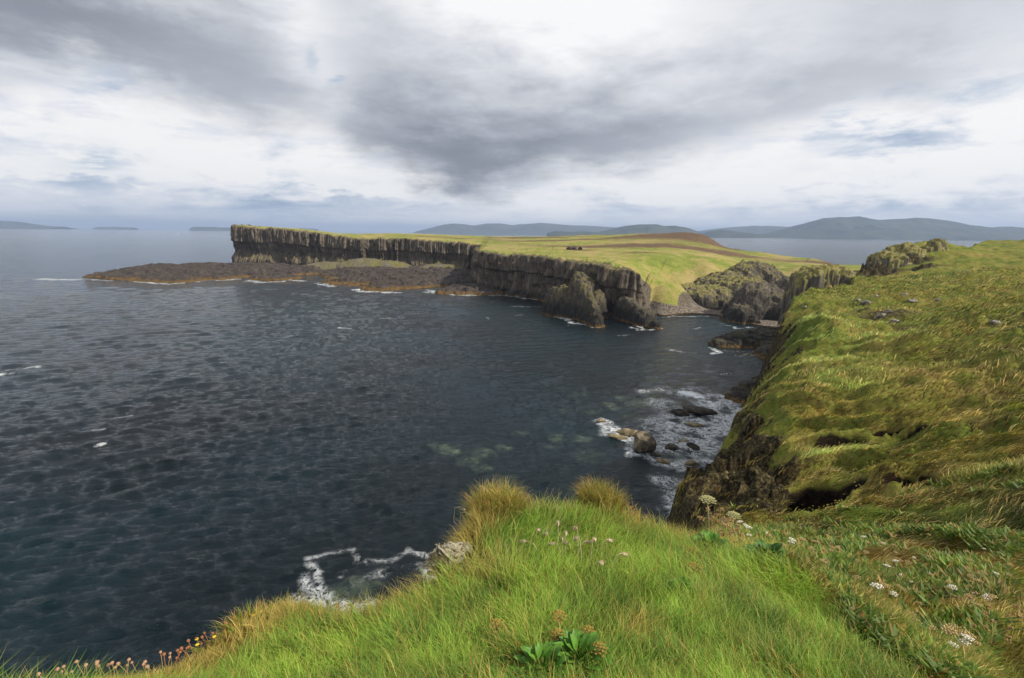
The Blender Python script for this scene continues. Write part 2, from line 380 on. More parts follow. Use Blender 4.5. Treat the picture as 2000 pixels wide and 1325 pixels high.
def plain(name, col, rough=0.7, var=0.35, scale=30, trans=0.0):
    def b(N, p):
        f = N.noise(scale, 4, 0.6)
        N.ln(N.mix(1.0, col, N.ramp(f, [(0.25, (1-var,)*3), (0.75, (1+var,)*3)]), 'MULTIPLY'), p.inputs['Base Color'])
        if trans: p.inputs['Transmission Weight'].default_value = 0.0; p.inputs['Subsurface Weight'].default_value = 0.0
    return material(name, b, rough, 0.25)
# ------------------------------------------------------------------ headland: plateau and its columnar cliff
def polar(p): return np.array([math.atan2(p[0], p[1]), math.log(math.hypot(p[0], p[1]))])
T0 = P(458, 439, y=425)
PAIRS = [((T0[0]+5, T0[1]+40, T0[2]-1), (T0[0]+6, T0[1]+44, T0[2]-1.5)),
    (T0, P(475, 440, y=462)), (P(520, 445, y=418), P(530, 443.5, y=480)), (P(580, 450, y=412), P(590, 447, y=490)),
    (P(650, 459, y=406), P(650, 455.5, y=500)), (P(700, 465, y=402), P(700, 457, y=520)), (P(760, 466, y=400), P(760, 457, y=540)),
    (P(830, 468, y=395), P(830, 459, y=570)), (P(900, 472, y=390), P(900, 461, y=600)), (P(943, 479, y=384), P(950, 462, y=610)),
    (P(938, 491, y=262), P(965, 462, y=612)), (P(1000, 497, y=245), P(1010, 462, y=600)), (P(1060, 501, y=222), P(1080, 461, y=580)),
    (P(1110, 506, y=205), P(1160, 461, y=540)), (P(1180, 514, y=188), P(1250, 455, y=460)), (P(1240, 532, y=176), P(1330, 453, y=430)),
    (P(1251, 558, y=183), P(1380, 458, y=400)), (P(1266, 605, z=0.8), P(1410, 484, y=385)), (P(1290, 616, z=0.4), P(1460, 491, y=365)),
    (P(1340, 611, z=0.4), P(1540, 501, y=340)), (P(1400, 614, z=0.4), P(1600, 506, y=320)), (P(1440, 625, z=0.4), P(1640, 517, y=290)),
    (P(1490, 637, z=0.4), P(1700, 520, y=240)), (P(1560, 640, z=0.4), P(1780, 530, y=200)), (P(1640, 650, z=0.4), P(1850, 535, y=175))]
HIN = [(1000, 480, 345), (1100, 482, 340), (1100, 470, 430), (1000, 470, 450), (1200, 500, 250), (1200, 482, 340), (1190, 465, 440), (1300, 510, 235), (1300, 482, 330), (1310, 466, 400),
    (1380, 522, 230), (1330, 545, 208), (1260, 530, 200), (1290, 556, 195), (1450, 506, 300), (1450, 490, 350), (1550, 520, 240), (1600, 516, 270), (1640, 525, 230),
    (1290, 582, 188), (1330, 572, 190), (1400, 470, 395), (1250, 461, 430), (800, 463, 450), (700, 461, 450), (900, 466, 470), (1260, 572, 184)]
HRAW = [(80, 205, 1.5), (100, 212, 4), (92, 179, 1.5), (108, 188, 4), (116, 226, 9), (128, 205, 10), (135, 240, 12), (70, 215, 5), (85, 225, 7.5)]
hc = [np.array(p, float) for p in HRAW]+[np.array(p) for ab in PAIRS for p in ab]+[P(u, v, y=y) for u, v, y in HIN]
_f = tps(np.array([polar(p)*[2.0, 1.0] for p in hc]), np.array([p[2] for p in hc]), 3e-3)
def head_z(x, y):
    z = _f(np.arctan2(x, y)*2.0, 0.5*np.log(x*x+y*y))
    return z+fbm2(x/45, y/45, 3, 4)*3.0*sst(2, 9, z)+fbm2(x/9, y/9, 5, 4)*1.3*sst(1, 6, z)

def build_headland():
    F = np.array([a for a, b in PAIRS], float); B = np.array([b for a, b in PAIRS], float)
    L = np.r_[0, np.cumsum(np.hypot(*(F[1:, :2]-F[:-1, :2]).T))]
    ds = 0.34; s = np.arange(0, L[-1], ds); ns = len(s)
    fx = np.interp(s, L, F[:, 0]); fy = np.interp(s, L, F[:, 1]); fz = np.interp(s, L, F[:, 2])
    bx = np.interp(s, L, B[:, 0]); by = np.interp(s, L, B[:, 1])
    # smooth the path a little, then roughen it: buttresses and clefts
    def sm(a, k):
        w = np.hanning(k); w /= w.sum(); return np.convolve(np.pad(a, k//2, mode='edge'), w, 'valid')[:len(a)]
    px, py, pz = sm(fx, 31), sm(fy, 31), sm(fz, 15); pz = pz+(fbm2(s/16, s*0, 88, 4)*2.6+fbm2(s/3.2, s*0, 89, 2)*0.9)*sst(4, 10, pz)*sst(0, 25, s)
    tx, ty = np.gradient(sm(px, 41)), np.gradient(sm(py, 41)); l = np.hypot(tx, ty); nx, ny = ty/l, -tx/l
    nv = 70; t = np.linspace(0, 1, nv)[:, None]; S = s[None]; Z0 = pz[None]
    Z = Z0+(-1.5-Z0)*t
    hgt = sst(2.5, 9, Z0)
    # columns: 1-D cells along the path, each its own proud distance, broken off at its own height
    def col(S, size, seed):
        c = np.floor(S/size); best = np.full(S.shape, 9e9); val = np.zeros(S.shape); w = np.zeros(S.shape)
        for d in (-1, 0, 1):
            k = c+d; cen = (k+0.15+0.7*h32(k, k*0, 1, seed))*size; m = np.abs(S-cen) < best
            val = np.where(m, h32(k, k*0, 2, seed), val); w = np.where(m, h32(k, k*0, 3, seed), w); best = np.minimum(best, np.abs(S-cen))
        return val, w, best/size
    Sw = S+fbm2(S/9, Z/22, 21, 3)*3.0+(Z*0.0)
    v1, w1, d1 = col(Sw, 2.6, 1); v2, w2, d2 = col(Sw, 1.15, 2)
    big = fbm2(S/26, Z/90, 8, 4)*7.0
    mid = fbm2(S/8, Z/30, 9, 4)*3.2
    brk = sst(0.0, 0.12, t-w1*1.1)*1.7+sst(0, 0.08, t-w2*1.3)*0.8        # where a column has broken away
    out = big+mid+(v1-0.5)*2.6+(v2-0.5)*1.2+fbm2(S/3.5, Z/5.0, 52, 4)*2.4+np.sqrt(np.clip(1-(2*d2)**2, 0, 1))*0.75+np.sqrt(np.clip(1-(1.6*d1)**2, 0, 1))*1.3-brk
    lenA = L[9]; iB0, iB1 = L[10], L[15]
    inB = sst(iB0-8, iB0+4, S)*sst(iB1+8, iB1-14, S); inA = sst(lenA+4, lenA-4, S)
    cornice = sst(0.42+0.10*fbm2(S/14, S*0, 4, 2), 0.36, t)               # the entablature stands proud of the columns under it
    batter = t*3.0+np.clip(t-0.72, 0, 1)*12*fbm2(S/11, S*0+3, 7, 3)
    out = out+inB*(cornice*2.2-0.8+sst(0.75, 1.0, t)*2.2)+inA*(cornice*1.6+sst(0.55, 1.0, t)*5.0*(0.6+fbm2(S/15, S*0+9, 3, 3)*1.6)-np.exp(-((t-0.62)/0.13)**2)*3.0*(0.6+1.5*fbm2(S/19, S*0, 31, 3)))+batter
    out = out*hgt*sst(0, 0.05, t+0.02)-1.2*(1-t)*0
    X = px[None]+nx[None]*out; Y = py[None]+ny[None]*out
    ruf = fbm2(S/1.0, Z/2.6, 51, 3)*0.8*hgt; X = X+nx[None]*ruf; Y = Y+ny[None]*ruf
    V = np.stack([X, Y, Z+np.zeros_like(X)], -1)
    # ragged rim
    rim = (v2-0.5)*0.9+(v1-0.5)*1.1; V[:, :, 2] += (rim*np.exp(-t*14))*hgt
    f = grid_faces(nv, ns)
    ao = mesh_np('cliff', V.reshape(-1, 3), f.ravel(), np.full(len(f), 4), smooth=False)
    tag(link('cliff', ao, M_cliff), 'long dark cliff of columnar basalt edging the grassy headland', kind='structure')
    # plateau behind it
    nt_ = 230; tt = np.linspace(0, 1, nt_)**1.25; tt = np.r_[tt, 1.04, 1.1, 1.2]; T = tt[:, None]
    X = V[0, :, 0][None]*(1-T)+bx[None]*T; Y = V[0, :, 1][None]*(1-T)+by[None]*T
    Zp = head_z(X, Y); w = np.exp(-np.hypot(X-V[0, :, 0], Y-V[0, :, 1])/3.5); Zp = Zp*(1-w)+V[0, :, 2][None]*w
    Zp = Zp-np.clip(T-1, 0, 1)*160
    V2 = np.stack([X, Y, Zp], -1).reshape(-1, 3); f = grid_faces(len(tt), ns)[:, ::-1]
    dist = np.hypot(X-V[0, :, 0], Y-V[0, :, 1])
    rock = np.exp(-dist/1.6)*0.75*sst(3, 8, Zp); peb = sst(5.0, 2.2, Zp+fbm2(X/9, Y/9, 77, 3)*3)*1.0
    he = np.zeros_like(X)
    e_ = 1.5; gx = (head_z(X+e_, Y)-head_z(X-e_, Y))/(2*e_); gy = (head_z(X, Y+e_)-head_z(X, Y-e_))/(2*e_); sl = np.hypot(gx, gy)
    rock = np.maximum(rock, sst(0.62, 1.0, sl+fbm2(X/6, Y/6, 78, 3)*0.5)*0.8)
    for u, v, y, rx, ry in ((1150, 480, 345, 40, 14), (1230, 478, 350, 30, 20), (1310, 462, 420, 45, 22), (1380, 464, 400, 26, 30), (1420, 500, 320, 30, 10), (1590, 509, 300, 25, 14), (1190, 463, 440, 40, 12), (1030, 464, 520, 60, 10), (1250, 500, 262, 10, 4), (1120, 492, 300, 12, 4), (1330, 488, 330, 34, 12), (1060, 472, 430, 30, 12), (1400, 478, 380, 24, 16), (880, 466, 450, 50, 10)):
        c = P(u, v, y=y); he = he+np.exp(-(((X-c[0])/rx)**2+((Y-c[1])/ry)**2))*1.3
    me = mesh_np('headland', V2, f.ravel(), np.full(len(f), 4), attrs={'rock': rock, 'pebble': peb, 'heather': he})
    tag(link('headland', me, M_head), 'undulating green and straw yellow turf on top of the headland', kind='structure')
build_headland()

# ------------------------------------------------------------------ near ground: the ledge underfoot, the hollow and the slope beyond
LAND = [(-5, -2), P(-150, 1345, y=1.55), P(20, 1335, y=1.66), P(120, 1312, y=1.78), P(300, 1283, y=1.98), P(430, 1217, y=2.25), P(500, 1185, y=2.42), P(570, 1165, y=2.5), P(640, 1192, y=2.45), P(690, 1195, y=2.47), P(760, 1170, y=2.6),
    P(830, 1138, y=2.78), P(870, 1085, y=3.05), P(905, 1030, y=3.4), P(940, 985, y=3.7), P(990, 965, y=3.85), P(1040, 985, y=3.72), P(1110, 990, y=3.72), P(1160, 968, y=3.9), P(1200, 985, y=3.9), P(1225, 1012, y=3.9), P(1270, 1026, y=4.1), P(1330, 1042, y=4.4),
    P(1390, 1052, y=5.2), (4.2, 8.5), (6.6, 15), (9.6, 23), (10.6, 27.5), (12.0, 31.0), (14.4, 35), (18.2, 40), (23.6, 47), (30, 56), (37.8, 68), (51, 88), (57, 97), P(1580, 556, y=106), P(1660, 538, y=113), P(1672, 528, y=122),
    P(1690, 508, y=132), P(1740, 484, y=142), P(1830, 474, y=146), P(1890, 490, y=150), P(1940, 472, y=190), P(2000, 441, y=205), P(2150, 400, y=212), P(2500, 400, y=212), (320, 60), (60, -4)]
LAND = [tuple(np.asarray(p)[:2]) for p in LAND]
NC = [(1000, 1325, 1.47), (600, 1325, 1.52), (1400, 1325, 1.55), (300, 1325, 1.72), (1000, 1230, 1.85), (1000, 1150, 2.3), (700, 1250, 1.9), (450, 1270, 1.95), (1200, 1150, 2.38), (1400, 1150, 2.6), (1250, 1070, 3.2), (1050, 1050, 2.95), (1550, 1220, 2.35), (1600, 1325, 1.75),
    (1400, 1075, 3.9), (1480, 1085, 3.7), (1600, 1130, 3.25), (1700, 1205, 2.8), (1800, 1290, 2.35), (1850, 1325, 2.2), (-200, 1420, 1.5),
    (120, 1318, 1.76), (300, 1290, 1.96), (430, 1224, 2.23), (570, 1172, 2.48), (690, 1202, 2.45), (830, 1146, 2.75), (870, 1100, 3.0), (905, 1040, 3.35), (950, 985, 3.7), (1040, 990, 3.7), (1120, 992, 3.72), (1190, 980, 3.9), (1270, 1032, 4.1), (1330, 1048, 4.4),
    (1560, 1068, 9), (1460, 1052, 9), (1700, 1130, 6.5), (1800, 1180, 5.2), (1900, 1230, 4.3), (2000, 1325, 3.3), (1900, 1110, 8), (2000, 1200, 5.2), (2000, 1085, 10), (1800, 1055, 12.5), (1650, 1050, 12.5), (1500, 1045, 12), (1850, 1250, 3.9), (1780, 1235, 4.2), (1650, 1130, 5.6),
    (1590, 1010, 22), (1640, 990, 22.5), (1575, 940, 26.5), (1540, 850, 33.5), (1540, 770, 40), (1545, 700, 50), (1560, 620, 68), (1572, 572, 92), (1600, 556, 103), (1660, 541, 112),
    (1700, 1000, 18.5), (1800, 1000, 16.8), (1900, 1000, 15.5), (2000, 1000, 14.5), (1700, 900, 27), (1800, 900, 25), (1900, 900, 23), (2000, 900, 21),
    (1650, 800, 37), (1800, 800, 33), (2000, 800, 28), (1650, 700, 49), (1800, 700, 45), (2000, 700, 38), (1650, 620, 68), (1800, 620, 62), (2000, 620, 52),
    (1700, 560, 95), (1850, 550, 88), (2000, 550, 76), (1760, 528, 116), (1900, 515, 110), (2000, 510, 104), (2200, 520, 90), (2200, 700, 35), (2200, 1000, 13), (2200, 1300, 3.6),
    (1700, 520, 128), (1710, 498, 136), (1760, 482, 142), (1830, 475, 146), (1880, 488, 148), (1900, 497, 130), (1950, 466, 175), (2000, 438, 190), (2100, 405, 198), (2060, 420, 190), (1800, 500, 132), (2100, 480, 140), (2400, 450, 180),
    (1335, 940, 32), (1400, 945, 31), (1450, 960, 29), (1500, 960, 27), (1400, 875, 40), (1450, 795, 47), (1490, 742, 56), (1512, 690, 68), (1545, 592, 88), (1480, 850, 35.5), (1430, 900, 35)]
nc = [P(u, v, y=y)-np.array([0, 0, 0.075 if y < 5.4 and u < 1880 else 0.0]) for u, v, y in NC]
_g = tps(np.array([polar(p)*[1.6, 1.0] for p in nc]), np.array([p[2] for p in nc]), 6e-4)
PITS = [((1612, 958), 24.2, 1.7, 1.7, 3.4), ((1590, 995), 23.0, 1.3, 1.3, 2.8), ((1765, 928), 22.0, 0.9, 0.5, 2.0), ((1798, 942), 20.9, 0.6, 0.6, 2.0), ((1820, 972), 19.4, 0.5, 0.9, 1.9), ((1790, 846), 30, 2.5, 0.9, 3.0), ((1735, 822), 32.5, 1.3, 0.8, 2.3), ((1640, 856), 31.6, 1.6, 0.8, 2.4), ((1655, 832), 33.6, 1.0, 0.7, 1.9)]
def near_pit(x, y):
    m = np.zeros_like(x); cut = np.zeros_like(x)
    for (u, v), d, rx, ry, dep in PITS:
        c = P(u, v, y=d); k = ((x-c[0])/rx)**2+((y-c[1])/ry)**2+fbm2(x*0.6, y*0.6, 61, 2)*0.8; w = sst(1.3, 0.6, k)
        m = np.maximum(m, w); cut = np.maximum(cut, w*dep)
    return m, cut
def terrace(x, y, z=0):
    q = y*0.20+x*0.075+fbm2(x/14, y/14, 15, 3)*3.0+fbm2(x/3.5, y/3.5, 16, 2)*0.5; return q-np.floor(q)
def near_base(x, y):
    r = np.hypot(x, y)+1e-3; th = np.arctan2(x, y)
    z = _g(th*1.6, np.log(np.maximum(r, 1.2)))
    far = sst(7, 22, r)
    nz = fbm2(x/6.5, y/6.5, 11, 4)*2.9*far*sst(200, 60, r)+fbm2(x/1.6, y/1.6, 12, 4)*1.25*sst(5, 22, r)+np.abs(fbm2(x/2.8, y/2.8, 14, 3))*1.3*far*sst(110, 60, r)+fbm2(x/0.35, y/0.35, 13, 3)*0.10*sst(6, 1.5, r)
    # sheep-track terraces running across the slope
    fr = terrace(x, y, z); terr = np.minimum((1-fr)/0.80, 1)-(1-fr)
    nz = nz+terr*5.2*sst(18, 27, r)*sst(95, 70, r)*(0.45+0.8*vn2(x/9, y/9, 33))
    return z+nz-1.0*sst(18, 45, r)-0.8*sst(85, 115, r)*sst(165, 140, r)+1.6*sst(160, 185, r)
def near_h(x, y, raw=False):
    z = near_base(x, y); d = sdf(x, y, LAND); r = np.hypot(x, y)
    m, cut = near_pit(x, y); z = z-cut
    k = np.clip(r/30, 0.10, 1.0)
    dd = d+fbm2(x/(3.0*k), y/(3.0*k), 41, 4)*2.2*k+0.1*k
    z = z-np.clip(dd, 0, None)*3.6-sst(0, 0.8*k, dd)*1.2*k
    rock = np.clip(sst(-0.2*k, 0.5*k, dd), 0, 1)
    return np.maximum(z, -2.5), rock, m, d
FACE = [P(u, v, y=y)[:2] for u, v, y in ((1530, 880, 30), (1548, 985, 25), (1520, 1055, 20.5), (1380, 1075, 20.5), (1270, 1090, 24), (1290, 900, 33), (1380, 862, 36.5), (1440, 800, 45), (1500, 770, 43), (1515, 830, 35))]
def build_near():
    nth, nr = 1250, 1150
    th = np.linspace(R(-62), R(70), nth); r = np.exp(np.linspace(math.log(0.35), math.log(235), nr))
    TH, RR = np.meshgrid(th, r); X = RR*np.sin(TH); Y = RR*np.cos(TH)
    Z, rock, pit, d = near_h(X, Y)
    fd = sdf(X, Y, FACE); fm = sst(1.6, -1.6, fd+fbm2(X/2.2, Y/2.2, 44, 4)*5.0)*sst(15, 20, RR)
    rock = np.maximum(rock, fm*0.85); rock = np.maximum(rock, sst(-0.10, 0.10, fbm2(X/1.7, Y/1.7, 45, 4)+0.5*fbm2(X/6, Y/6, 46, 2)+0.06-np.clip(-d-0.6, 0, 9)*0.07)*0.8*sst(26, 32, RR)*sst(100, 80, RR)*(X < 0.62*Y)); pass
    for u, v, y, rx, ry, a in ((1735, 600, 70, 9, 5, .62), (1690, 590, 74, 4, 3, .6), (1770, 625, 61, 4, 3, .6), (1735, 512, 130, 16, 5, .9), (1702, 512, 128, 7, 9, 1.0), (1800, 520, 122, 8, 3, .8)):
        c = P(u, v, y=y); rock = np.maximum(rock, a*np.exp(-(((X-c[0])/rx)**2+((Y-c[1])/ry)**2))+0*X)
    steep = rock > 0.5
    # ragged rock where it is rock: columnar blocks, pushed sideways too
    cv, cd_ = cells(X+fbm2(X, Y, 71, 2), Y, 1.9, 5); amp = np.clip(RR/30, 0.06, 1)
    Z = Z+np.where(steep, (cv-0.5)*2.2*amp+fbm2(X/1.3, Y/1.3, 19, 4)*2.0*amp, 0)*sst(0.5, 0.8, rock)
    keep = (Z > -2.3).ravel()
    V = np.stack([X, Y, Z], -1).reshape(-1, 3)
    f = grid_faces(nr, nth, keep)[:, ::-1]
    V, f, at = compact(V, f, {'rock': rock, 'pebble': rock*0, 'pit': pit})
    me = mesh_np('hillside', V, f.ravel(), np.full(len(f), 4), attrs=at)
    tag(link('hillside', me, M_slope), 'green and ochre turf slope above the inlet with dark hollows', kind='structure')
build_near()

# ------------------------------------------------------------------ water
def foam_spec():
    L = []
    def line(pts, w, s): L.append(([P(u, v, z=0.0)[:2] for u, v in pts], w, s))
    line([(75, 545), (100, 546), (140, 547)], 3.2, 1.0); line([(140, 547), (165, 545), (215, 549)], 1.6, .75)
    line([(265, 549), (285, 552), (330, 555)], 2.4, .8); line([(250, 547), (300, 550)], 1.5, .95); line([(390, 549), (412, 547)], 2, .85); line([(330, 555), (470, 545)], 1.4, .8)
    line([(485, 548), (510, 552), (550, 550)], 2.6, .85); line([(545, 546), (590, 549)], 2.0, .95); line([(620, 553), (650, 560)], 1.8, .9)
    line([(700, 566), (725, 570), (775, 572)], 2.4, 1.1); line([(690, 566), (705, 570)], 1.5, .8); line([(840, 567), (852, 573), (900, 577), (930, 577)], 1.5, .95); line([(828, 571), (850, 570)], 1.6, .9)
    line([(935, 577), (985, 577), (1030, 583), (1060, 586)], 1.6, .95); line([(1072, 607), (1085, 616), (1110, 627), (1140, 634), (1170, 640)], 1.3, 1.0); line([(1000, 598), (1045, 600)], 1.3, .35)
    line([(1160, 640), (1180, 638)], 1.0, .8); line([(1240, 633), (1260, 646), (1290, 640)], .7, .7); line([(1230, 640), (1250, 645)], 0.8, .5)
    line([(1385, 680), (1400, 690)], .8, .9); line([(1390, 682), (1440, 688), (1480, 684)], .4, .5); line([(1405, 632), (1440, 642), (1470, 640)], .8, .5); line([(1440, 694), (1470, 695)], .6, .6)
    line([(1310, 683), (1350, 690)], 1.1, .35); line([(1280, 620), (1320, 618), (1380, 618)], .9, .5)
    # surf round the boulders under the slope
    line([(1330, 765), (1370, 775), (1395, 795), (1392, 806)], 2.6, 1.25); line([(1180, 827), (1200, 850), (1225, 862)], 1.4, 1.05); line([(1300, 835), (1350, 850), (1400, 830)], 4.4, .80)
    line([(1260, 845), (1330, 815), (1300, 790)], 3.2, .55); line([(1400, 780), (1450, 785), (1430, 820)], 3.0, .85); line([(1290, 870), (1350, 880), (1400, 870)], 2.5, .62); line([(1380, 900), (1330, 910), (1300, 905)], 1.6, .6)
    line([(1225, 865), (1240, 890), (1280, 895)], .8, .8); line([(1300, 940), (1330, 965), (1320, 1000)], 1.5, .85); line([(1310, 975), (1340, 950)], 1.3, .7); line([(1330, 920), (1350, 900)], 1.2, .5)
    line([(1385, 760), (1330, 758), (1250, 765)], 2.0, .36)
    # lace under the near ledge
    line([(600, 1090), (640, 1080), (685, 1078), (700, 1100), (660, 1130)], .35, .42); line([(590, 1130), (605, 1150), (640, 1165)], .6, .46); line([(700, 1100), (760, 1095), (800, 1075), (835, 1085)], .45, .42)
    line([(600, 1100), (620, 1125), (622, 1145)], .4, .42); line([(580, 1175), (640, 1180), (700, 1195), (720, 1180)], .9, .62); line([(740, 1120), (790, 1110), (830, 1110), (840, 1130)], .8, .42); line([(690, 1140), (740, 1115)], .5, .42)
    line([(25, 722), (50, 720), (68, 718)], .7, 1.0); line([(0, 733), (25, 728)], .7, .6); line([(178, 872), (195, 868)], .35, .7); line([(665, 640), (682, 642)], .6, .8); line([(945, 620), (955, 623)], .5, .8); line([(1400, 600)], 1, .1)
    line([(300, 516), (340, 516), (400, 515)], 2.5, .7)
    for i in range(16): u, v = 60+97*((i*7)%16)+30*math.sin(i*3), 585+ (i*i*37)%260; line([(u, v), (u+12+v*.01, v-2)], 0.35, 0.5)
    return L
SHOAL = [((880, 880), 2.0, .9), ((845, 872), 1.2, .7), ((940, 885), 2.2, .6), ((985, 875), 1.4, .7), ((945, 915), 1.3, .6), ((1017, 845), 1.4, .5), ((1087, 857), 1.4, .8), ((1135, 855), 1.8, .6), ((1190, 790), 1.6, .75), ((1200, 797), 1.6, .6), ((1215, 776), 2.0, .5), ((1160, 805), 1.6, .4), ((1095, 803), 1.0, .5), ((1130, 770), 2.0, .35),
    ((1290, 780), 3, .4), ((1250, 790), 2.5, .5), ((1080, 873), 1.0, .4), ((1170, 822), .9, .9), ((1330, 900), 3, .5), ((1150, 890), 2.4, .3), ((985, 940), 2.5, .3), ((700, 1150), 2.0, .8), ((640, 1170), 1.6, .7), ((1400, 880), 3, .4), ((920, 900), 2.0, .4), ((1280, 745), 2.5, .25), ((1240, 815), 2.2, .5)]
def build_sea():
    nth = 1800; th = np.linspace(R(-66), R(66), nth)
    r = np.r_[np.exp(np.arange(math.log(18), math.log(300), .0040)), 0]; r = r[:-1]
    r = np.r_[r, np.exp(np.arange(math.log(r[-1])+.008, math.log(29500), .013))]; nr = len(r)
    TH, RR = np.meshgrid(th, r); X = RR*np.sin(TH); Y = RR*np.cos(TH); Z = np.zeros_like(X); dx = np.zeros_like(X); dy = np.zeros_like(X)
    g = np.random.default_rng(3); cell = np.maximum(RR*.0040, RR*(R(132)/nth))
    lam = np.geomspace(0.55, 7.5, 60)
    calm = 0.55+0.45*sst(-10, -70, X-0.15*Y)           # the lee of the slope is quieter
    WL = [0.5, 2.0, 5.0, 12.0]; W_ = [fbm2(X/(l*8), Y/(l*8), 5, 2) for l in WL]
    for l in lam:
        a = R(24)+g.normal()*R(17); kx, ky = math.sin(a), -math.cos(a); k = 2*math.pi/l; ph = g.random()*6.28
        amp = 0.0155*l**0.62*(0.6+0.8*g.random())*(1.12 if l < 1.8 else 0.46)
        p = k*(kx*X+ky*Y)+ph+W_[int(np.searchsorted(WL, l))-1]*5.0; w = sst(2.2, 4.5, l/cell)*amp*calm
        c = np.cos(p); s_ = np.sin(p); Z += w*c; dx -= w*kx*s_*1.25; dy -= w*ky*s_*1.25
    foam = np.zeros_like(X); wx = X+fbm2(X/3, Y/3, 91, 3)*2.4*np.clip(RR/80, .3, 2); wy = Y+fbm2(X/3, Y/3, 92, 3)*2.4*np.clip(RR/80, .3, 2)
    near = RR < 700
    for pts, w, s in foam_spec():
        d = seg_d(wx[near], wy[near], pts); foam[near] = np.maximum(foam[near], s*np.exp(-(d/w)**2*0.8))
    shoal = np.zeros_like(X); sx = X+fbm2(X/1.6, Y/1.6, 95, 3)*2.2; sy = Y+fbm2(X/1.6, Y/1.6, 96, 3)*2.2
    for (u, v), rad, s in SHOAL:
        c = P(u, v, z=0); d = np.hypot(sx[near]-c[0], sy[near]-c[1])/(rad*1.0); shoal[near] = np.maximum(shoal[near], s*sst(1.25, 0.2, d))
    V = np.stack([X+dx, Y+dy, Z], -1).reshape(-1, 3); f = grid_faces(nr, nth)[:, ::-1]
    def b(N, p):
        fo = E(N.nt, N.attr('foam')); sh = E(N.nt, N.attr('shoal'))
        rn = N.noise(0.55, 9, 0.68, off=3, dist=1.2); rg = (rn-0.5)._m('ABSOLUTE').step(0.060, 0.0)
        r2 = N.noise(1.5, 8, 0.7, off=9, dist=1.0); rg = rg.max((r2-0.5)._m('ABSOLUTE').step(0.055, 0.0)*0.8); br_ = N.noise(0.35, 5, 0.6, off=15).step(0.36, 0.56)
        fm = (rg*br_*fo.step(0.10, 0.6)*0.9).max((fo+(N.noise(0.9, 8, 0.78, off=5)-0.5)*1.7+(N.noise(0.12, 4, 0.6, off=12)-0.5)*0.9-0.93).step(0.0, 0.35))*fo.step(0.02, 0.22)
        big = N.noise(0.02, 4, 0.6)
        body = N.ramp(big, [(0.38, (0.0014, 0.0042, 0.0062)), (0.62, (0.0008, 0.0135, 0.0185))])
        shc = N.ramp(N.noise(1.1, 5, 0.6), [(0.35, (0.06, 0.09, 0.075)), (0.65, (0.22, 0.27, 0.16))])
        body = N.mix((sh*(N.noise(0.8, 7, 0.7, off=4)*3.2-1.0)).clamp()*0.6, body, shc)
        N.ln(N.mix(fm, body, (0.80, 0.83, 0.84)), p.inputs['Base Color'])
        N.ln(fm*0.7+0.06, p.inputs['Roughness']); p.inputs['IOR'].default_value = 1.333; p.inputs['Specular IOR Level'].default_value = 0.5
        st = (1.0, 1.0, 1.0)
        w1 = N.noise(3.4, 7, 0.66, dist=0.4, stretch=(0.7, 1.25, 1)); w2 = N.noise(1.3, 7, 0.66, dist=0.3, stretch=(0.5, 1.5, 1)); w3 = N.noise(0.22, 6, 0.68, dist=0.3, stretch=(0.6, 1.6, 1))
        n = N.bump(w3, 0.45, 1.5); n = N.bump(w2, 0.85, 0.40, n); n = N.bump(w1, 0.8, 0.09, n); N.ln(n, p.inputs['Normal'])
    m = material('sea_water', b, 0.08, 0.5)
    me = mesh_np('sea', V, f.ravel(), np.full(len(f), 4), attrs={'foam': foam, 'shoal': shoal})
    tag(link('sea', me, m), 'dark rippled sea filling the bay out to the horizon', kind='structure')
build_sea()
#@@OBJECTS
M_butt = basalt('buttress_basalt', dark=(0.022, 0.018, 0.014), mid=(0.075, 0.060, 0.042), pale=(0.20, 0.165, 0.12), moss=0.35, wet=8.0, colsz=0.8, grassy=0.0)
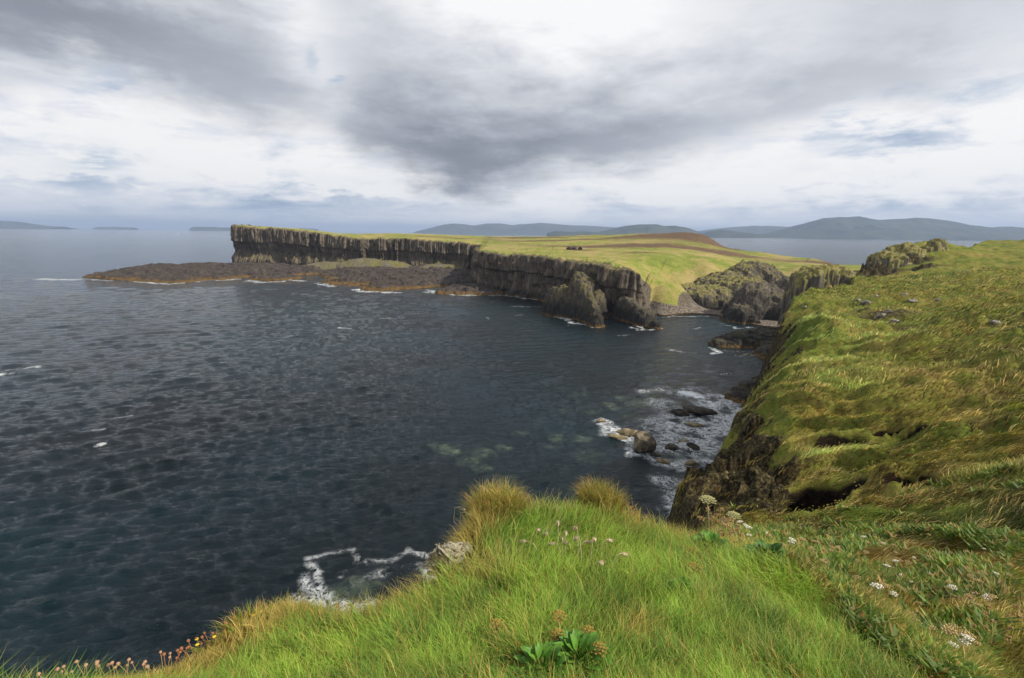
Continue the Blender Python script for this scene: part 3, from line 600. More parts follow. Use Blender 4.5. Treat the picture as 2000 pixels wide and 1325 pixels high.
# ------------------------------------------------------------------ rock masses standing in or over the water
def cell_centres(x, y, size, seed):
    x = x/size; y = y/size; ix = np.floor(x); iy = np.floor(y); best = np.full(x.shape, 9.0); val = np.zeros(x.shape); cx_ = np.zeros(x.shape); cy_ = np.zeros(x.shape)
    for dx in (-1, 0, 1):
        for dy in (-1, 0, 1):
            a, b = ix+dx, iy+dy; px, py = a+0.15+0.7*h32(a, b, 1, seed), b+0.15+0.7*h32(a, b, 2, seed)
            d = (px-x)**2+(py-y)**2; m = d < best; best = np.where(m, d, best); val = np.where(m, h32(a, b, 3, seed), val); cx_ = np.where(m, px, cx_); cy_ = np.where(m, py, cy_)
    return cx_*size, cy_*size, val, np.sqrt(best)
def rock_mass(name, label, cat, H, box, mat, res=0.3, size=1.2, rough=1.0, stepk=0.75, seed=1, kind=None, group=None, jit=0.9, floor=-1.2):
    x0, y0, x1, y1 = box; xs = np.arange(x0, x1, res); ys = np.arange(y0, y1, res); X, Y = np.meshgrid(xs, ys)
    wx = X+fbm2(X/6, Y/6, seed+1, 3)*5*min(1, size)*rough; wy = Y+fbm2(X/6, Y/6, seed+2, 3)*5*min(1, size)*rough
    cx, cy, v, d = cell_centres(wx, wy, size, seed)
    bx_, by_, bv, bd = cell_centres(wx, wy, size*3.4, seed+50); zc = 0.5*H(cx, cy)+0.5*(H(bx_*0.55+cx*0.45, by_*0.55+cy*0.45)+(bv-0.5)*size*2.2)+(v-0.5)*jit*size; z = H(wx, wy)
    Z = z*(1-stepk)+zc*stepk-(d**2)*0.35*size*stepk+fbm2(X/0.9, Y/0.9, seed+5, 3)*0.8*rough*min(1, size)+fbm2(X/4, Y/4, seed+7, 3)*1.6*rough*min(1, size)
    keep = (Z > floor).ravel(); V = np.stack([X, Y, np.maximum(Z, floor-1)], -1).reshape(-1, 3)
    V, f, _ = compact(V, grid_faces(len(ys), len(xs), keep)); c = V.mean(0); c[2] = 0
    me = mesh_np(name, V-c, f.ravel(), np.full(len(f), 4), smooth=False)
    o = link(name, me, mat); o.location = c; return tag(o, label, cat, group, kind)
def domes(L, base=-3.0):
    def H(x, y):
        z = np.full(x.shape, base)
        for cx, cy, rx, ry, rot, h, p in L:
            c, s = math.cos(rot), math.sin(rot); u = ((x-cx)*c+(y-cy)*s)/rx; v = (-(x-cx)*s+(y-cy)*c)/ry; d = np.sqrt(u*u+v*v)
            z = np.maximum(z, (h-base)*(1-np.clip(d, 0, 3)**p)+base)
        return z
    return H
def polyH(pts, h, w, lump=0.0, seed=0, pw=0.6):
    poly = [P(u, v, z=0)[:2] for u, v in pts]
    def H(x, y):
        sd = sdf(x, y, poly); a = np.clip(-sd/w, 0, 1)**pw*h; return np.where(sd > 0, -sd*1.2, a)+fbm2(x/14, y/14, seed, 3)*lump*np.clip(-sd/3, 0, 1)
    a = np.array(poly); return H, (a[:, 0].min()-3, a[:, 1].min()-3, a[:, 0].max()+3, a[:, 1].max()+3)
H, bx = polyH([(162, 541), (200, 545), (245, 549), (300, 552.5), (345, 553), (400, 549), (460, 545), (520, 541.5), (560, 541), (640, 534), (665, 524), (460, 518), (350, 522), (265, 524), (215, 533)], 3.4, 26, 2.6, 1)
rock_mass('rock_ledge', 'long low dark rock spit running out to sea beyond the tall cliff end', 'rock ledge', H, bx, M_shelf, 0.6, 3.0, 1.0, 0.5, 3)
H, bx = polyH([(628, 553), (650, 558), (700, 561), (715, 568), (745, 570), (790, 566), (850, 561), (890, 563), (935, 560), (940, 530), (800, 519), (660, 519), (615, 534), (640, 545)], 3.2, 22, 2.6, 5)
rock_mass('rock_ledge', 'broad dark rock shelf with golden weed at the foot of the middle cliff', 'rock ledge', H, bx, M_shelf, 0.5, 2.6, 1.0, 0.5, 7)
H, bx = polyH([(850, 573), (880, 576.5), (920, 577), (975, 577), (985, 572), (940, 560), (890, 562), (862, 567)], 2.3, 7, 1.0, 9)
rock_mass('rock_ledge', 'flat wet brown slab in the angle between the two cliffs', 'rock ledge', H, bx, M_shelf, 0.4, 2.2, 0.8, 0.5, 11)
H, bx = polyH([(487, 547), (520, 549), (585, 546.5), (590, 543), (540, 540), (500, 541)], 2.6, 7, 1.5, 10)
rock_mass('skerry', 'small low golden brown skerry between the spit and the broad shelf', 'rock', H, bx, M_shelf, 0.5, 2.4, 0.8, 0.5, 12)
def talusH(x, y):
    z = np.full(x.shape, -3.0)
    for u, v, rx, ry, h in ((715, 524, 26, 16, 11.5), (760, 522, 20, 18, 9.5), (640, 520, 22, 14, 7.5), (860, 522, 22, 18, 6.5)):
        c = P(u, v+4, y=382); z = np.maximum(z, 0.72*h*(1.1-0.8*(((x-c[0])/rx)**2+((y-c[1])/ry)**2)))
    return z
M_talus = land_mat('talus_turf', [(0.3, (0.06, 0.05, 0.04)), (0.46, (0.15, 0.13, 0.105)), (0.55, (0.13, 0.12, 0.035)), (0.62, (0.17, 0.15, 0.05)), (0.7, (0.20, 0.17, 0.14))], 2.0)
rock_mass('scree_bank', 'grey stony bank with green turf heaped against the middle cliff', 'scree bank', talusH, (-170, 360, -20, 412), M_talus, 0.6, 1.4, 0.8, 0.25, 13)
rock_mass('rock_buttress', 'steep black rock buttress with yellow lichen at the near tip of the headland cliff', 'rock buttress', domes([(24.5, 174, 6.0, 12, 0.25, 14.0, 2.0), (26.8, 165, 5.0, 8.5, 0.25, 8.5, 1.8), (28.5, 158.5, 3.2, 4.5, 0.2, 4.0, 2.0), (18.5, 180, 6, 9, 0.4, 11, 2.4), (31, 177, 4, 8, 0, 9.5, 2.4), (27, 189, 8, 11, 0.2, 15.0, 3), (34, 188, 7, 8, 0, 12, 3)]), (4, 146, 46, 204), M_butt, 0.22, 0.8, 1.3, 0.8, 15)
rock_mass('sea_stack', 'blocky sea stack with pale top beside the buttress in the cove mouth', 'sea stack', domes([(41.0, 172, 4.8, 10, 0.15, 7.8, 4), (44.5, 163, 5.2, 8.0, 0.1, 5.8, 4), (46.8, 154.0, 2.6, 3.0, 0, 2.4, 2.5)]), (30, 146, 56, 190), M_knollrock, 0.22, 0.95, 0.8, 0.8, 19)
rock_mass('rocky_knoll', 'rounded knoll of pale bent basalt columns above the pebble cove', 'rocky knoll', domes([(80, 206, 19, 15, 0.1, 8.6, 5), (101, 213, 17, 15, 0.2, 11.5, 4), (113, 230, 24, 14, -0.1, 17.6, 2.4), (96, 224, 20, 14, 0.2, 13.0, 2.6)]), (56, 186, 144, 250), M_knoll, 0.3, 1.0, 1.1, 0.8, 23)
rock_mass('rocky_knoll', 'dark broken rock mound at the back of the inlet in front of the pale knoll', 'rocky knoll', domes([(92, 179, 13, 15, -0.2, 12.3, 3), (82, 170, 8, 8, 0, 5.5, 2.6), (100, 170, 14, 10, 0, 9, 3), (110, 185, 16, 16, 0, 14, 3)]), (68, 155, 130, 205), M_knollrock, 0.26, 1.1, 1.2, 0.8, 29)
rock_mass('rock_outcrop', 'square edged rock outcrop behind the brow of the grassy slope', 'rock outcrop', domes([(84, 131, 10.5, 7, 0.0, 22.0, 6), (78.5, 129, 6, 5.5, 0, 21.0, 5), (96, 134, 9, 6, 0, 20.6, 5)], 4), (68, 118, 112, 146), M_cap, 0.2, 1.0, 0.7, 0.8, 31, floor=6)
rock_mass('rock_outcrop', 'rounded rocky mound with a green cap on the skyline above the slope', 'rock outcrop', domes([(101, 131, 7.5, 7, 0.2, 26.2, 4), (108, 135, 9, 8, 0.0, 28.4, 3), (117, 137, 11, 8, 0, 28.8, 2.4)], 8), (88, 118, 132, 150), M_cap, 0.2, 1.1, 0.9, 0.8, 33, floor=10)
H, bx = polyH([(1385, 671), (1400, 678), (1450, 681), (1480, 677), (1535, 674), (1545, 652), (1470, 646), (1420, 655), (1390, 662)], 2.3, 4.5, 0.8, 12)
rock_mass('rock_ledge', 'flat black ledge with orange weed jutting into the inlet', 'rock ledge', H, bx, M_dark, 0.16, 1.6, 0.7, 0.6, 37)
H, bx = polyH([(1472, 692), (1490, 706), (1515, 716), (1550, 700), (1540, 672), (1490, 673)], 3.2, 4, 0.8, 13)
rock_mass('rock_ledge', 'small heap of black rocks against the foot of the slope', 'rock ledge', H, bx, M_dark, 0.14, 1.4, 0.7, 0.7, 41)
H, bx = polyH([(1425, 778), (1447, 793), (1480, 797), (1510, 765), (1495, 746), (1445, 756)], 3.6, 3, 0.8, 14)
rock_mass('rock_ledge', 'jagged black rock point with brown weed above the white surf', 'rock ledge', H, bx, M_dark, 0.12, 1.3, 0.8, 0.7, 43)

# ------------------------------------------------------------------ boulders: angular stones cut by planes
def boulder(name, c, dims, seed, mat, label, cat='boulder', rz=0.0, sub=4, group=None, sharp=0.62, rug=0.16):
    g = np.random.default_rng(seed); bm = bmesh.new(); bmesh.ops.create_icosphere(bm, subdivisions=sub, radius=1.0)
    V = np.array([v.co[:] for v in bm.verts])
    for _ in range(13):
        n = g.normal(size=3); n /= np.linalg.norm(n); d = g.uniform(sharp, 0.9); k = np.clip(V@n-d, 0, None); V = V-k[:, None]*n
    V += V/np.linalg.norm(V, axis=1)[:, None]*(fbm3(V*(2.5 if rug < .2 else 3.6)+seed, seed, 5)*rug)[:, None]
    V *= np.array(dims)/2
    for v, q in zip(bm.verts, V): v.co = q
    me = bpy.data.meshes.new(name); bm.to_mesh(me); bm.free()
    o = link(name, me, mat); o.location = c; o.rotation_euler = (g.uniform(-.15, .15), g.uniform(-.15, .15), rz); return tag(o, label, cat, group)
def stone_mat(name, a, b_, c, foot=(0.012, 0.010, 0.009), scale=1.0, footz=None):
    def b(N, p):
        n = N.noise(1.1*scale, 8, 0.66); base = N.ramp(n, [(0.34, a), (0.5, b_), (0.64, c)])
        if footz is not None:
            z = N.z()+(N.noise(1.5, 3, 0.6, off=4)-0.5)*1.0; base = N.mix(z.step(footz+.3, footz-.2)*0.9, base, foot)
        N.ln(base, p.inputs['Base Color']); N.ln(N.bump(N.noise(3*scale, 8, 0.72), 0.8, 0.12/scale), p.inputs['Normal'])
    return material(name, b, 0.8, 0.35)
M_tan = stone_mat('weed_stone', (0.06, 0.045, 0.02), (0.19, 0.145, 0.075), (0.34, 0.28, 0.17), footz=0.0)
M_blk = stone_mat('black_stone', (0.012, 0.010, 0.008), (0.035, 0.028, 0.02), (0.10, 0.075, 0.045), footz=0.0)
M_big = stone_mat('brown_stone', (0.03, 0.026, 0.02), (0.12, 0.095, 0.06), (0.26, 0.20, 0.12), footz=0.1)
def wb(u, v, z=0.0): p = P(u, v, z=z); return (p[0], p[1], z)
boulder('boulder', wb(1254, 872, 0.5), (4.0, 3.9, 4.3), 5, M_big, 'big square brown boulder standing out of the surf', rz=0.3, sharp=0.55)
boulder('boulder', wb(1365, 804, 0.1), (6.0, 2.6, 1.9), 8, M_blk, 'long dark slab awash in the surf, the farther of two', rz=-0.12)
boulder('boulder', wb(1328, 808, 0.1), (3.2, 1.9, 1.6), 9, M_blk, 'short dark slab awash at the end of the long slab', rz=-0.25)
boulder('boulder', wb(1358, 832, 0.0), (3.4, 1.6, 0.8), 10, M_tan, 'low tan rock just breaking the surface below the dark slabs', rz=-0.1)
boulder('boulder', wb(1223, 845, 0.1), (4.2, 2.6, 1.5), 11, M_tan, 'smooth tan rock leaning toward the big brown boulder', rz=-0.5)
boulder('boulder', wb(1208, 855, 0.0), (3.2, 1.9, 1.0), 12, M_tan, 'low tan rock in front of the smooth tan one', rz=-0.1)
boulder('boulder', wb(1175, 823, 0.0), (1.9, 1.4, 1.0), 13, M_tan, 'outermost small tan rock at the edge of the surf', rz=0.4)
boulder('boulder', wb(1311, 875, 0.1), (1.9, 1.7, 1.4), 14, M_blk, 'round black rock beside the big brown boulder', rz=0.4)
boulder('boulder', wb(1355, 873, 0.1), (2.2, 1.3, 1.2), 15, M_blk, 'narrow black rock between the round black one and the slope', rz=-0.5)
boulder('boulder', wb(1295, 901, 0.0), (2.4, 1.4, 0.9), 16, M_tan, 'flat tan rock in front of the round black one', rz=-0.2)
boulder('boulder', wb(1283, 890, 0.0), (1.5, 1.0, 0.8), 26, M_blk, 'little dark rock touching the foot of the big brown boulder', rz=-0.2)
boulder('boulder', wb(1352, 907, 0.0), (2.4, 1.5, 1.0), 17, M_tan, 'brown rock in the wash hard under the grassy cliff', rz=0.1)
boulder('boulder', wb(1335, 862, 0.0), (1.7, 1.0, 0.6), 18, M_tan, 'tiny tan rock behind the round black one', rz=0.1)
boulder('boulder', wb(1417, 769, 0.0), (1.4, 1.0, 0.7), 19, M_tan, 'tiny brown rock off the jagged black point', rz=0.1)
boulder('boulder', wb(1458, 694, 0.0), (2.6, 1.4, 0.8), 20, M_tan, 'low tan rock lying off the heap of black rocks', rz=0.1)
# stones on the slope and the ruin on the headland
M_pale = stone_mat('lichen_stone', (0.06, 0.05, 0.035), (0.19, 0.165, 0.13), (0.42, 0.39, 0.34), scale=2.5)
def ground_pt(u, v, lo=1.4, hi=200, f=None):
    f = f or (lambda x, y: near_h(x, y)[0]); d = ray(u, v)
    for k in range(2):
        ys = np.geomspace(lo, hi, 260); b = f(d[0]/d[1]*ys, ys) > CAM_Z+d[2]/d[1]*ys; i = int(np.argmax(b)) if b.any() else 259
        lo, hi = ys[max(i-1, 0)], ys[i]
    return np.array([0, 0, CAM_Z])+d*(hi/d[1])
for i, (u, v, w, lb) in enumerate(((1692, 593, 1.9, 'pale lichened stone, lowest of the row on the rocky break'), (1675, 588, 1.3, 'pale stone at the near end of the rocky break'), (1733, 611, 1.5, 'light square stone in the middle of the rocky break'), (1768, 578, 1.5, 'grey stone at the top of the rocky break under the brow'),
        (1780, 590, 1.8, 'brown grey stone beside the topmost one'), (1712, 580, 1.1, 'small grey stone in the back row of the rocky break'), (1722, 618, 1.7, 'flat dark grey stone below the light square one'), (1748, 630, 1.6, 'dark jutting stone at the foot of the rocky break'),
        (1832, 587, 1.0, 'lone pale stone in the grass past the rocky break'), (1941, 632, 1.2, 'single flat stone half sunk in the far grass'), (1540, 575, 1.7, 'pale lichened stone on the brow over the inlet'), (1572, 601, 1.0, 'small stone under the mossy brow'))):
    p = ground_pt(u, v, 30); boulder('stone', (p[0], p[1], p[2]+0.05*w), (w*0.95, w*0.8, w*0.6), 100+i, M_pale, lb, 'stone', rz=i*0.7, sub=3)
for i, (u, v, w, lb) in enumerate(((1112, 488, 3.0, 'dark stone at the near end of the ruined wall on the headland'), (1122, 487, 3.6, 'tallest dark stone in the ruined wall on the headland'), (1133, 488, 2.8, 'broad dark stone at the far end of the ruined wall'))):
    p = ground_pt(u, v, 200, 600, head_z); boulder('stone', (p[0], p[1], p[2]+0.5), (w*1.3, w, w*0.9), 130+i, M_blk, lb, 'stone', rz=i*0.9, sub=3)

# ------------------------------------------------------------------ far islands
def island(name, prof, D, label, seed, thick=None, tone=None, wob=0.1):
    """a hilly island: its skyline as heights over the sea at distance D, given real breadth behind and before"""
    n = 260; us = np.array([p[0] for p in prof], float); pts = [P(u, v, y=D) for u, v in prof]
    s = np.linspace(0, 1, n); u = us[0]+(us[-1]-us[0])*s
    hx = np.interp(u, us, [p[0] for p in pts]); hz = np.interp(u, us, [max(p[2], 0.5) for p in pts]); W = thick or max(400.0, (hx[-1]-hx[0])*0.25)
    mt = 60; t = np.linspace(-1, 1, mt)[:, None]; X = hx[None]+0*t; Y = D+t*W*(0.3+0.7*np.sin(math.pi*np.clip(s*0.96+.02, 0, 1))**0.5)[None]
    c = np.abs(t); ridge = fbm2(X/(W*0.5), Y/(W*0.5), seed, 5, 0.55)
    Z = hz[None]*(1-c**1.5)*(1+np.minimum(ridge*1.6, 0.05)*np.clip(c*2.2, 0, 1))-3*(c > 0.995)+fbm2(X/(W*.12), Y/(W*.12), seed+3, 3)*hz[None]*wob
    V = np.stack([X+0*Z, Y, Z], -1).reshape(-1, 3); f = grid_faces(mt, n)
    me = mesh_np(name, V, f.ravel(), np.full(len(f), 4)); return tag(link(name, me, M_isle if tone is None else tone), label, kind='structure')
def isle(N, p):
    n = N.noise(0.0035, 8, 0.65); N.ln(N.ramp(n, [(0.35, (0.02, 0.028, 0.022)), (0.5, (0.045, 0.055, 0.035)), (0.65, (0.07, 0.075, 0.05))]), p.inputs['Base Color'])
M_isle = material('distant_hill', isle, 0.95, 0.1)
island('island', [(-160, 436), (-60, 431), (5, 431.5), (30, 433), (52, 436.5), (78, 441), (124, 443.2)], 9000, 'dark humped island at the far edge of the open sea', 1)
island('island', [(190, 443.5), (225, 443.2), (262, 445)], 10500, 'flat sliver of an island near the white sail', 2, 300)
island('island', [(376, 444.2), (380, 443.2), (420, 443.6), (423, 444.6), (455, 444.8), (470, 446)], 9500, 'low flat topped island just off the tall cliff end', 3, 300)
island('island', [(560, 447), (590, 446), (620, 447.5)], 11000, 'faint speck of land above the first cliff', 4, 300)
island('island', [(815, 452), (840, 446), (868, 439), (884, 437), (905, 438.5), (925, 441), (950, 437.5), (975, 437), (1000, 440), (1030, 437.5), (1060, 436), (1100, 439), (1160, 442), (1230, 446)], 9500, 'long pale blue range of hills behind the headland', 5)
island('island', [(1070, 455), (1085, 451.5), (1120, 453), (1140, 452), (1168, 455)], 5200, 'low dark islet before the pale range', 6, 300)
island('island', [(1160, 456), (1185, 450), (1215, 443), (1245, 439), (1280, 438), (1300, 442), (1318, 441), (1345, 446), (1370, 455)], 5600, 'steep dark island with a stepped top behind the headland mound', 7)
island('island', [(1368, 458), (1386, 452), (1410, 449), (1436, 452), (1450, 454), (1490, 459), (1512, 461)], 5400, 'low dark wooded island between the two high ones', 8)
island('island', [(1340, 455), (1400, 447), (1470, 441), (1540, 443), (1620, 436), (1700, 440), (1800, 438)], 8800, 'faint far mountains behind the great hill', 9)
island('island', [(1488, 462), (1510, 455), (1540, 447), (1575, 437), (1610, 427), (1640, 424.5), (1668, 422), (1690, 425.5), (1712, 429.5), (1745, 428.5), (1785, 425.5), (1815, 427), (1845, 430), (1870, 437), (1895, 443), (1930, 445), (1965, 443), (2030, 447), (2150, 452)], 5900, 'great broad blue grey hill across the sound', 10)

# ------------------------------------------------------------------ a sail and some walkers, far off
M_white = plain('white_paint', (0.8, 0.8, 0.8), 0.5, 0.05)
b_ = P(346, 446, y=2400); boat = empty('sailboat', (b_[0], 2400, 0), 'tiny white sailboat on the open sea between two low islands', 'sailboat')
mb = MB(); mb.add([(-5, 0, 0), (-4, -1.3, 1.2), (4, -1.3, 1.2), (5.6, 0, 1.4), (4, 1.3, 1.2), (-4, 1.3, 1.2), (-4, 0, -.3), (4.2, 0, -.3)], [[1, 2, 3, 4, 5], [0, 1, 5], [0, 6, 7, 2, 1], [7, 3, 2], [0, 5, 4, 7, 6], [7, 4, 3]]); mb.build('hull', M_white, boat)
mb = MB(); mb.add([(-3.6, -.05, 2), (1, -.05, 2), (1, -.05, 12), (-3.6, .05, 2), (1, .05, 2), (1, .05, 12)], [[0, 1, 2], [5, 4, 3], [0, 3, 4, 1], [1, 4, 5, 2], [2, 5, 3, 0]]); mb.build('sail', M_white, boat)
mb = MB(); mb.tube([(1.1, 0, 1), (1.1, 0, 12.5)], 0.1); mb.build('mast', M_white, boat)
def person(name, p, rz, jacket, label, group):
    J = {'pel': (0, 0, .95), 'che': (0, -.02, 1.32), 'nek': (0, 0, 1.5), 'hed': (0, .02, 1.62), 'top': (0, .02, 1.74), 'hl': (.1, 0, .9), 'kl': (.11, .06, .5), 'al': (.12, -.02, .08), 'tl': (.13, .16, .03), 'hr': (-.1, 0, .9), 'kr': (-.11, .02, .5), 'ar': (-.12, -.12, .08), 'tr': (-.13, .04, .03),
         'sl': (.2, 0, 1.42), 'el': (.27, -.03, 1.14), 'wl': (.25, .1, .9), 'fl': (.25, .14, .8), 'sr': (-.2, 0, 1.42), 'er': (-.27, -.03, 1.14), 'wr': (-.25, .1, .9), 'fr': (-.25, .14, .8)}
    Ed = [('pel', 'che'), ('che', 'nek'), ('nek', 'hed'), ('hed', 'top'), ('pel', 'hl'), ('hl', 'kl'), ('kl', 'al'), ('al', 'tl'), ('pel', 'hr'), ('hr', 'kr'), ('kr', 'ar'), ('ar', 'tr'), ('che', 'sl'), ('sl', 'el'), ('el', 'wl'), ('wl', 'fl'), ('che', 'sr'), ('sr', 'er'), ('er', 'wr'), ('wr', 'fr')]
    rad = {'pel': .15, 'che': .16, 'nek': .06, 'hed': .10, 'top': .07, 'h': .09, 'k': .06, 'a': .045, 't': .04, 's': .075, 'e': .05, 'w': .035, 'f': .035}
    def body(nm, mat, keys, grow):
        ks = [k for k in J if k in keys]; me = bpy.data.meshes.new(nm); me.from_pydata([J[k] for k in ks], [(ks.index(a), ks.index(b)) for a, b in Ed if a in ks and b in ks], [])
        o = link(nm, me, mat); sk = o.modifiers.new('Skin', 'SKIN'); o.modifiers.new('Subsurf', 'SUBSURF').levels = 1
        for i, k in enumerate(ks):
            r = (rad.get(k) or rad[k[0]])+grow; me.skin_vertices[0].data[i].radius = (r, r*0.8 if k in ('pel', 'che') else r)
        me.skin_vertices[0].data[0].use_root = True; return o
    o = body(name, M_dkc, J.keys(), 0); o.location = p; o.rotation_euler = (0, 0, rz); tag(o, label, 'person', group)
    j = body('jacket', jacket, ('pel', 'che', 'sl', 'el', 'wl', 'sr', 'er', 'wr'), 0.02); j.parent = o; return o
M_dkc = plain('dark_cloth', (0.03, 0.03, 0.04), 0.9); M_red = plain('orange_cloth', (0.45, 0.10, 0.04), 0.9); M_blu = plain('blue_cloth', (0.04, 0.08, 0.20), 0.9); M_gry = plain('grey_cloth', (0.12, 0.12, 0.12), 0.9)
hz1 = lambda x, y: head_z(np.array([x]), np.array([y]))[0]
for u, v, y, m, lb in ((1435.5, 489, 352, M_dkc, 'walker in dark clothes at the near side of the pair on the skyline'), (1440, 489, 352, M_red, 'walker in an orange jacket on the headland skyline'), (1443, 489.5, 350, M_blu, 'walker in a blue jacket next to the orange one'), (1492, 499, 345, M_blu, 'lone walker in blue on the dip of the headland'), (1577, 506, 310, M_gry, 'walker in grey by the low mound'), (1580.5, 506, 312, M_dkc, 'walker in black close beside the grey one')):
    p = P(u, v, y=y); person('person', (p[0], p[1], hz1(p[0], p[1])), 0.5, m, lb, 'walkers on the headland')

# ------------------------------------------------------------------ grass: blades as one sheet of stuff per kind of sward
def project(X, Y, Z):
    q = np.stack([X, Y, Z-CAM_Z], -1)@MR; return 1000-q[:, 0]/q[:, 2]*FPX, 662.5+q[:, 1]/q[:, 2]*FPX, -q[:, 2]
def blades(name, label, X, Y, Z, h, w, lean, az, col, mat, tipcol=None, segs=3, curve=0.8, kind='stuff', flat=None):
    n = len(X); t = np.linspace(0, 1, segs+1); ca, sa = np.cos(az), np.sin(az); nv = 2*segs+1
    fa = rng.uniform(0, 2*np.pi, n) if flat is None else flat; wx, wy = np.cos(fa), np.sin(fa)
    V = np.zeros((n, nv, 3)); C = np.zeros((n, nv, 3)); k = 0
    for i, tt in enumerate(t):
        out = lean*(tt**(1+curve))*h; up = h*np.sin(np.clip(tt, 0, 1)*np.pi/2*0.999)**0.9*np.sqrt(np.clip(1-(lean*0.55)**2, .12, 1)) if curve > 0 else h*tt
        cx, cy, cz = X+ca*out, Y+sa*out, Z+up; ww = w*(1-tt**1.6)*0.5
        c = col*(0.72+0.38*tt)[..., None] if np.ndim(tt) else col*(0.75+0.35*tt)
        if tipcol is not None: c = c*(1-tt**2)+tipcol*tt**2
        if i < segs:
            V[:, k] = np.stack([cx-wx*ww, cy-wy*ww, cz], -1); V[:, k+1] = np.stack([cx+wx*ww, cy+wy*ww, cz], -1); C[:, k] = C[:, k+1] = c; k += 2
        else: V[:, k] = np.stack([cx, cy, cz], -1); C[:, k] = c
    b = np.arange(n)[:, None]*nv; F = []; S = []
    quads = np.array([[2*i, 2*i+1, 2*i+3, 2*i+2] for i in range(segs-1)]).ravel(); tri = [2*segs-2, 2*segs-1, 2*segs]
    F = (b+np.r_[quads, tri][None].astype(int)).ravel(); S = np.tile([4]*(segs-1)+[3], n)
    me = mesh_np(name, V.reshape(-1, 3), F, S, cols=C.reshape(-1, 3)); return tag(link(name, me, mat), label, kind=kind)
def spread_pts(n, th0, th1, r0, r1, pw=0.0):
    th = rng.uniform(R(th0), R(th1), n); a, b = math.log(r0), math.log(r1); r = np.exp(a+(b-a)*rng.random(n)**(1-pw)); return r*np.sin(th), r*np.cos(th)
def inframe(X, Y, Z, m=300):
    u, v, d = project(X, Y, Z); return (u > -m) & (u < 2000+m) & (v < 1325+m*2.5) & (d > 0)
def patch(X, Y, spots):
    m = np.zeros_like(X)
    for u, v, y, r, a in spots:
        c = P(u, v, y=y); m = m+a*np.exp(-((X-c[0])**2+(Y-c[1])**2)/(r*r))
    return m
def colmix(a, b, t): t = np.clip(t, 0, 1)[:, None]; return a*(1-t)+b*t
GREEN = np.array([0.24, 0.37, 0.040]); DEEP = np.array([0.085, 0.18, 0.020]); STRAW = np.array([0.60, 0.43, 0.12]); RUST = np.array([0.30, 0.15, 0.04]); OLIVE = np.array([0.19, 0.20, 0.035]); LIME = np.array([0.40, 0.52, 0.09])
STRAWS = [(955, 1000, 3.6, .26, 1.2), (900, 1060, 3.2, .22, 1.1), (860, 1140, 2.75, .24, 1.1), (760, 1190, 2.55, .20, 1.1), (1170, 985, 3.8, .30, 1.0), (1060, 985, 3.7, .2, .8), (1250, 1030, 4.0, .3, .9), (1350, 1060, 4.2, .35, .8), (600, 1195, 2.4, .25, 1.0), (500, 1220, 2.2, .2, .9), (400, 1260, 2.0, .15, .9), (300, 1300, 1.9, .15, .9), (200, 1320, 1.8, .2, .9),
    (1230, 1250, 1.85, .09, .8), (1240, 1215, 1.95, .08, .8), (960, 1130, 2.5, .13, .9), (1580, 1100, 3.5, .2, .6), (1680, 1170, 3.0, .16, .7), (1780, 1270, 2.4, .14, .7), (1460, 1090, 3.8, .25, .8), (1840, 1325, 2.15, .12, .6), (250, 1310, 1.82, .2, 1.3), (120, 1325, 1.78, .25, 1.3), (380, 1300, 1.88, .13, .9), (450, 1250, 2.05, .15, .9), (350, 1325, 1.7, .1, .8), (680, 1240, 2.1, .12, .5), (830, 1200, 2.2, .12, .5), (1000, 1160, 2.3, .07, .5)]
DEEPS = [(1010, 1110, 2.6, .13, .9), (960, 1190, 2.2, .12, .6), (1225, 1185, 2.15, .13, 1.0), (1300, 1150, 2.5, .15, .5), (1480, 1230, 2.2, .14, .5), (1600, 1200, 2.5, .16, .6), (820, 1260, 1.9, .12, .5), (1340, 1250, 1.9, .12, .6), (1120, 1200, 2.1, .08, .6), (1700, 1290, 2.2, .12, .7)]
HOLL = [(1180, 1240, 1.95, .06, 1.2)]
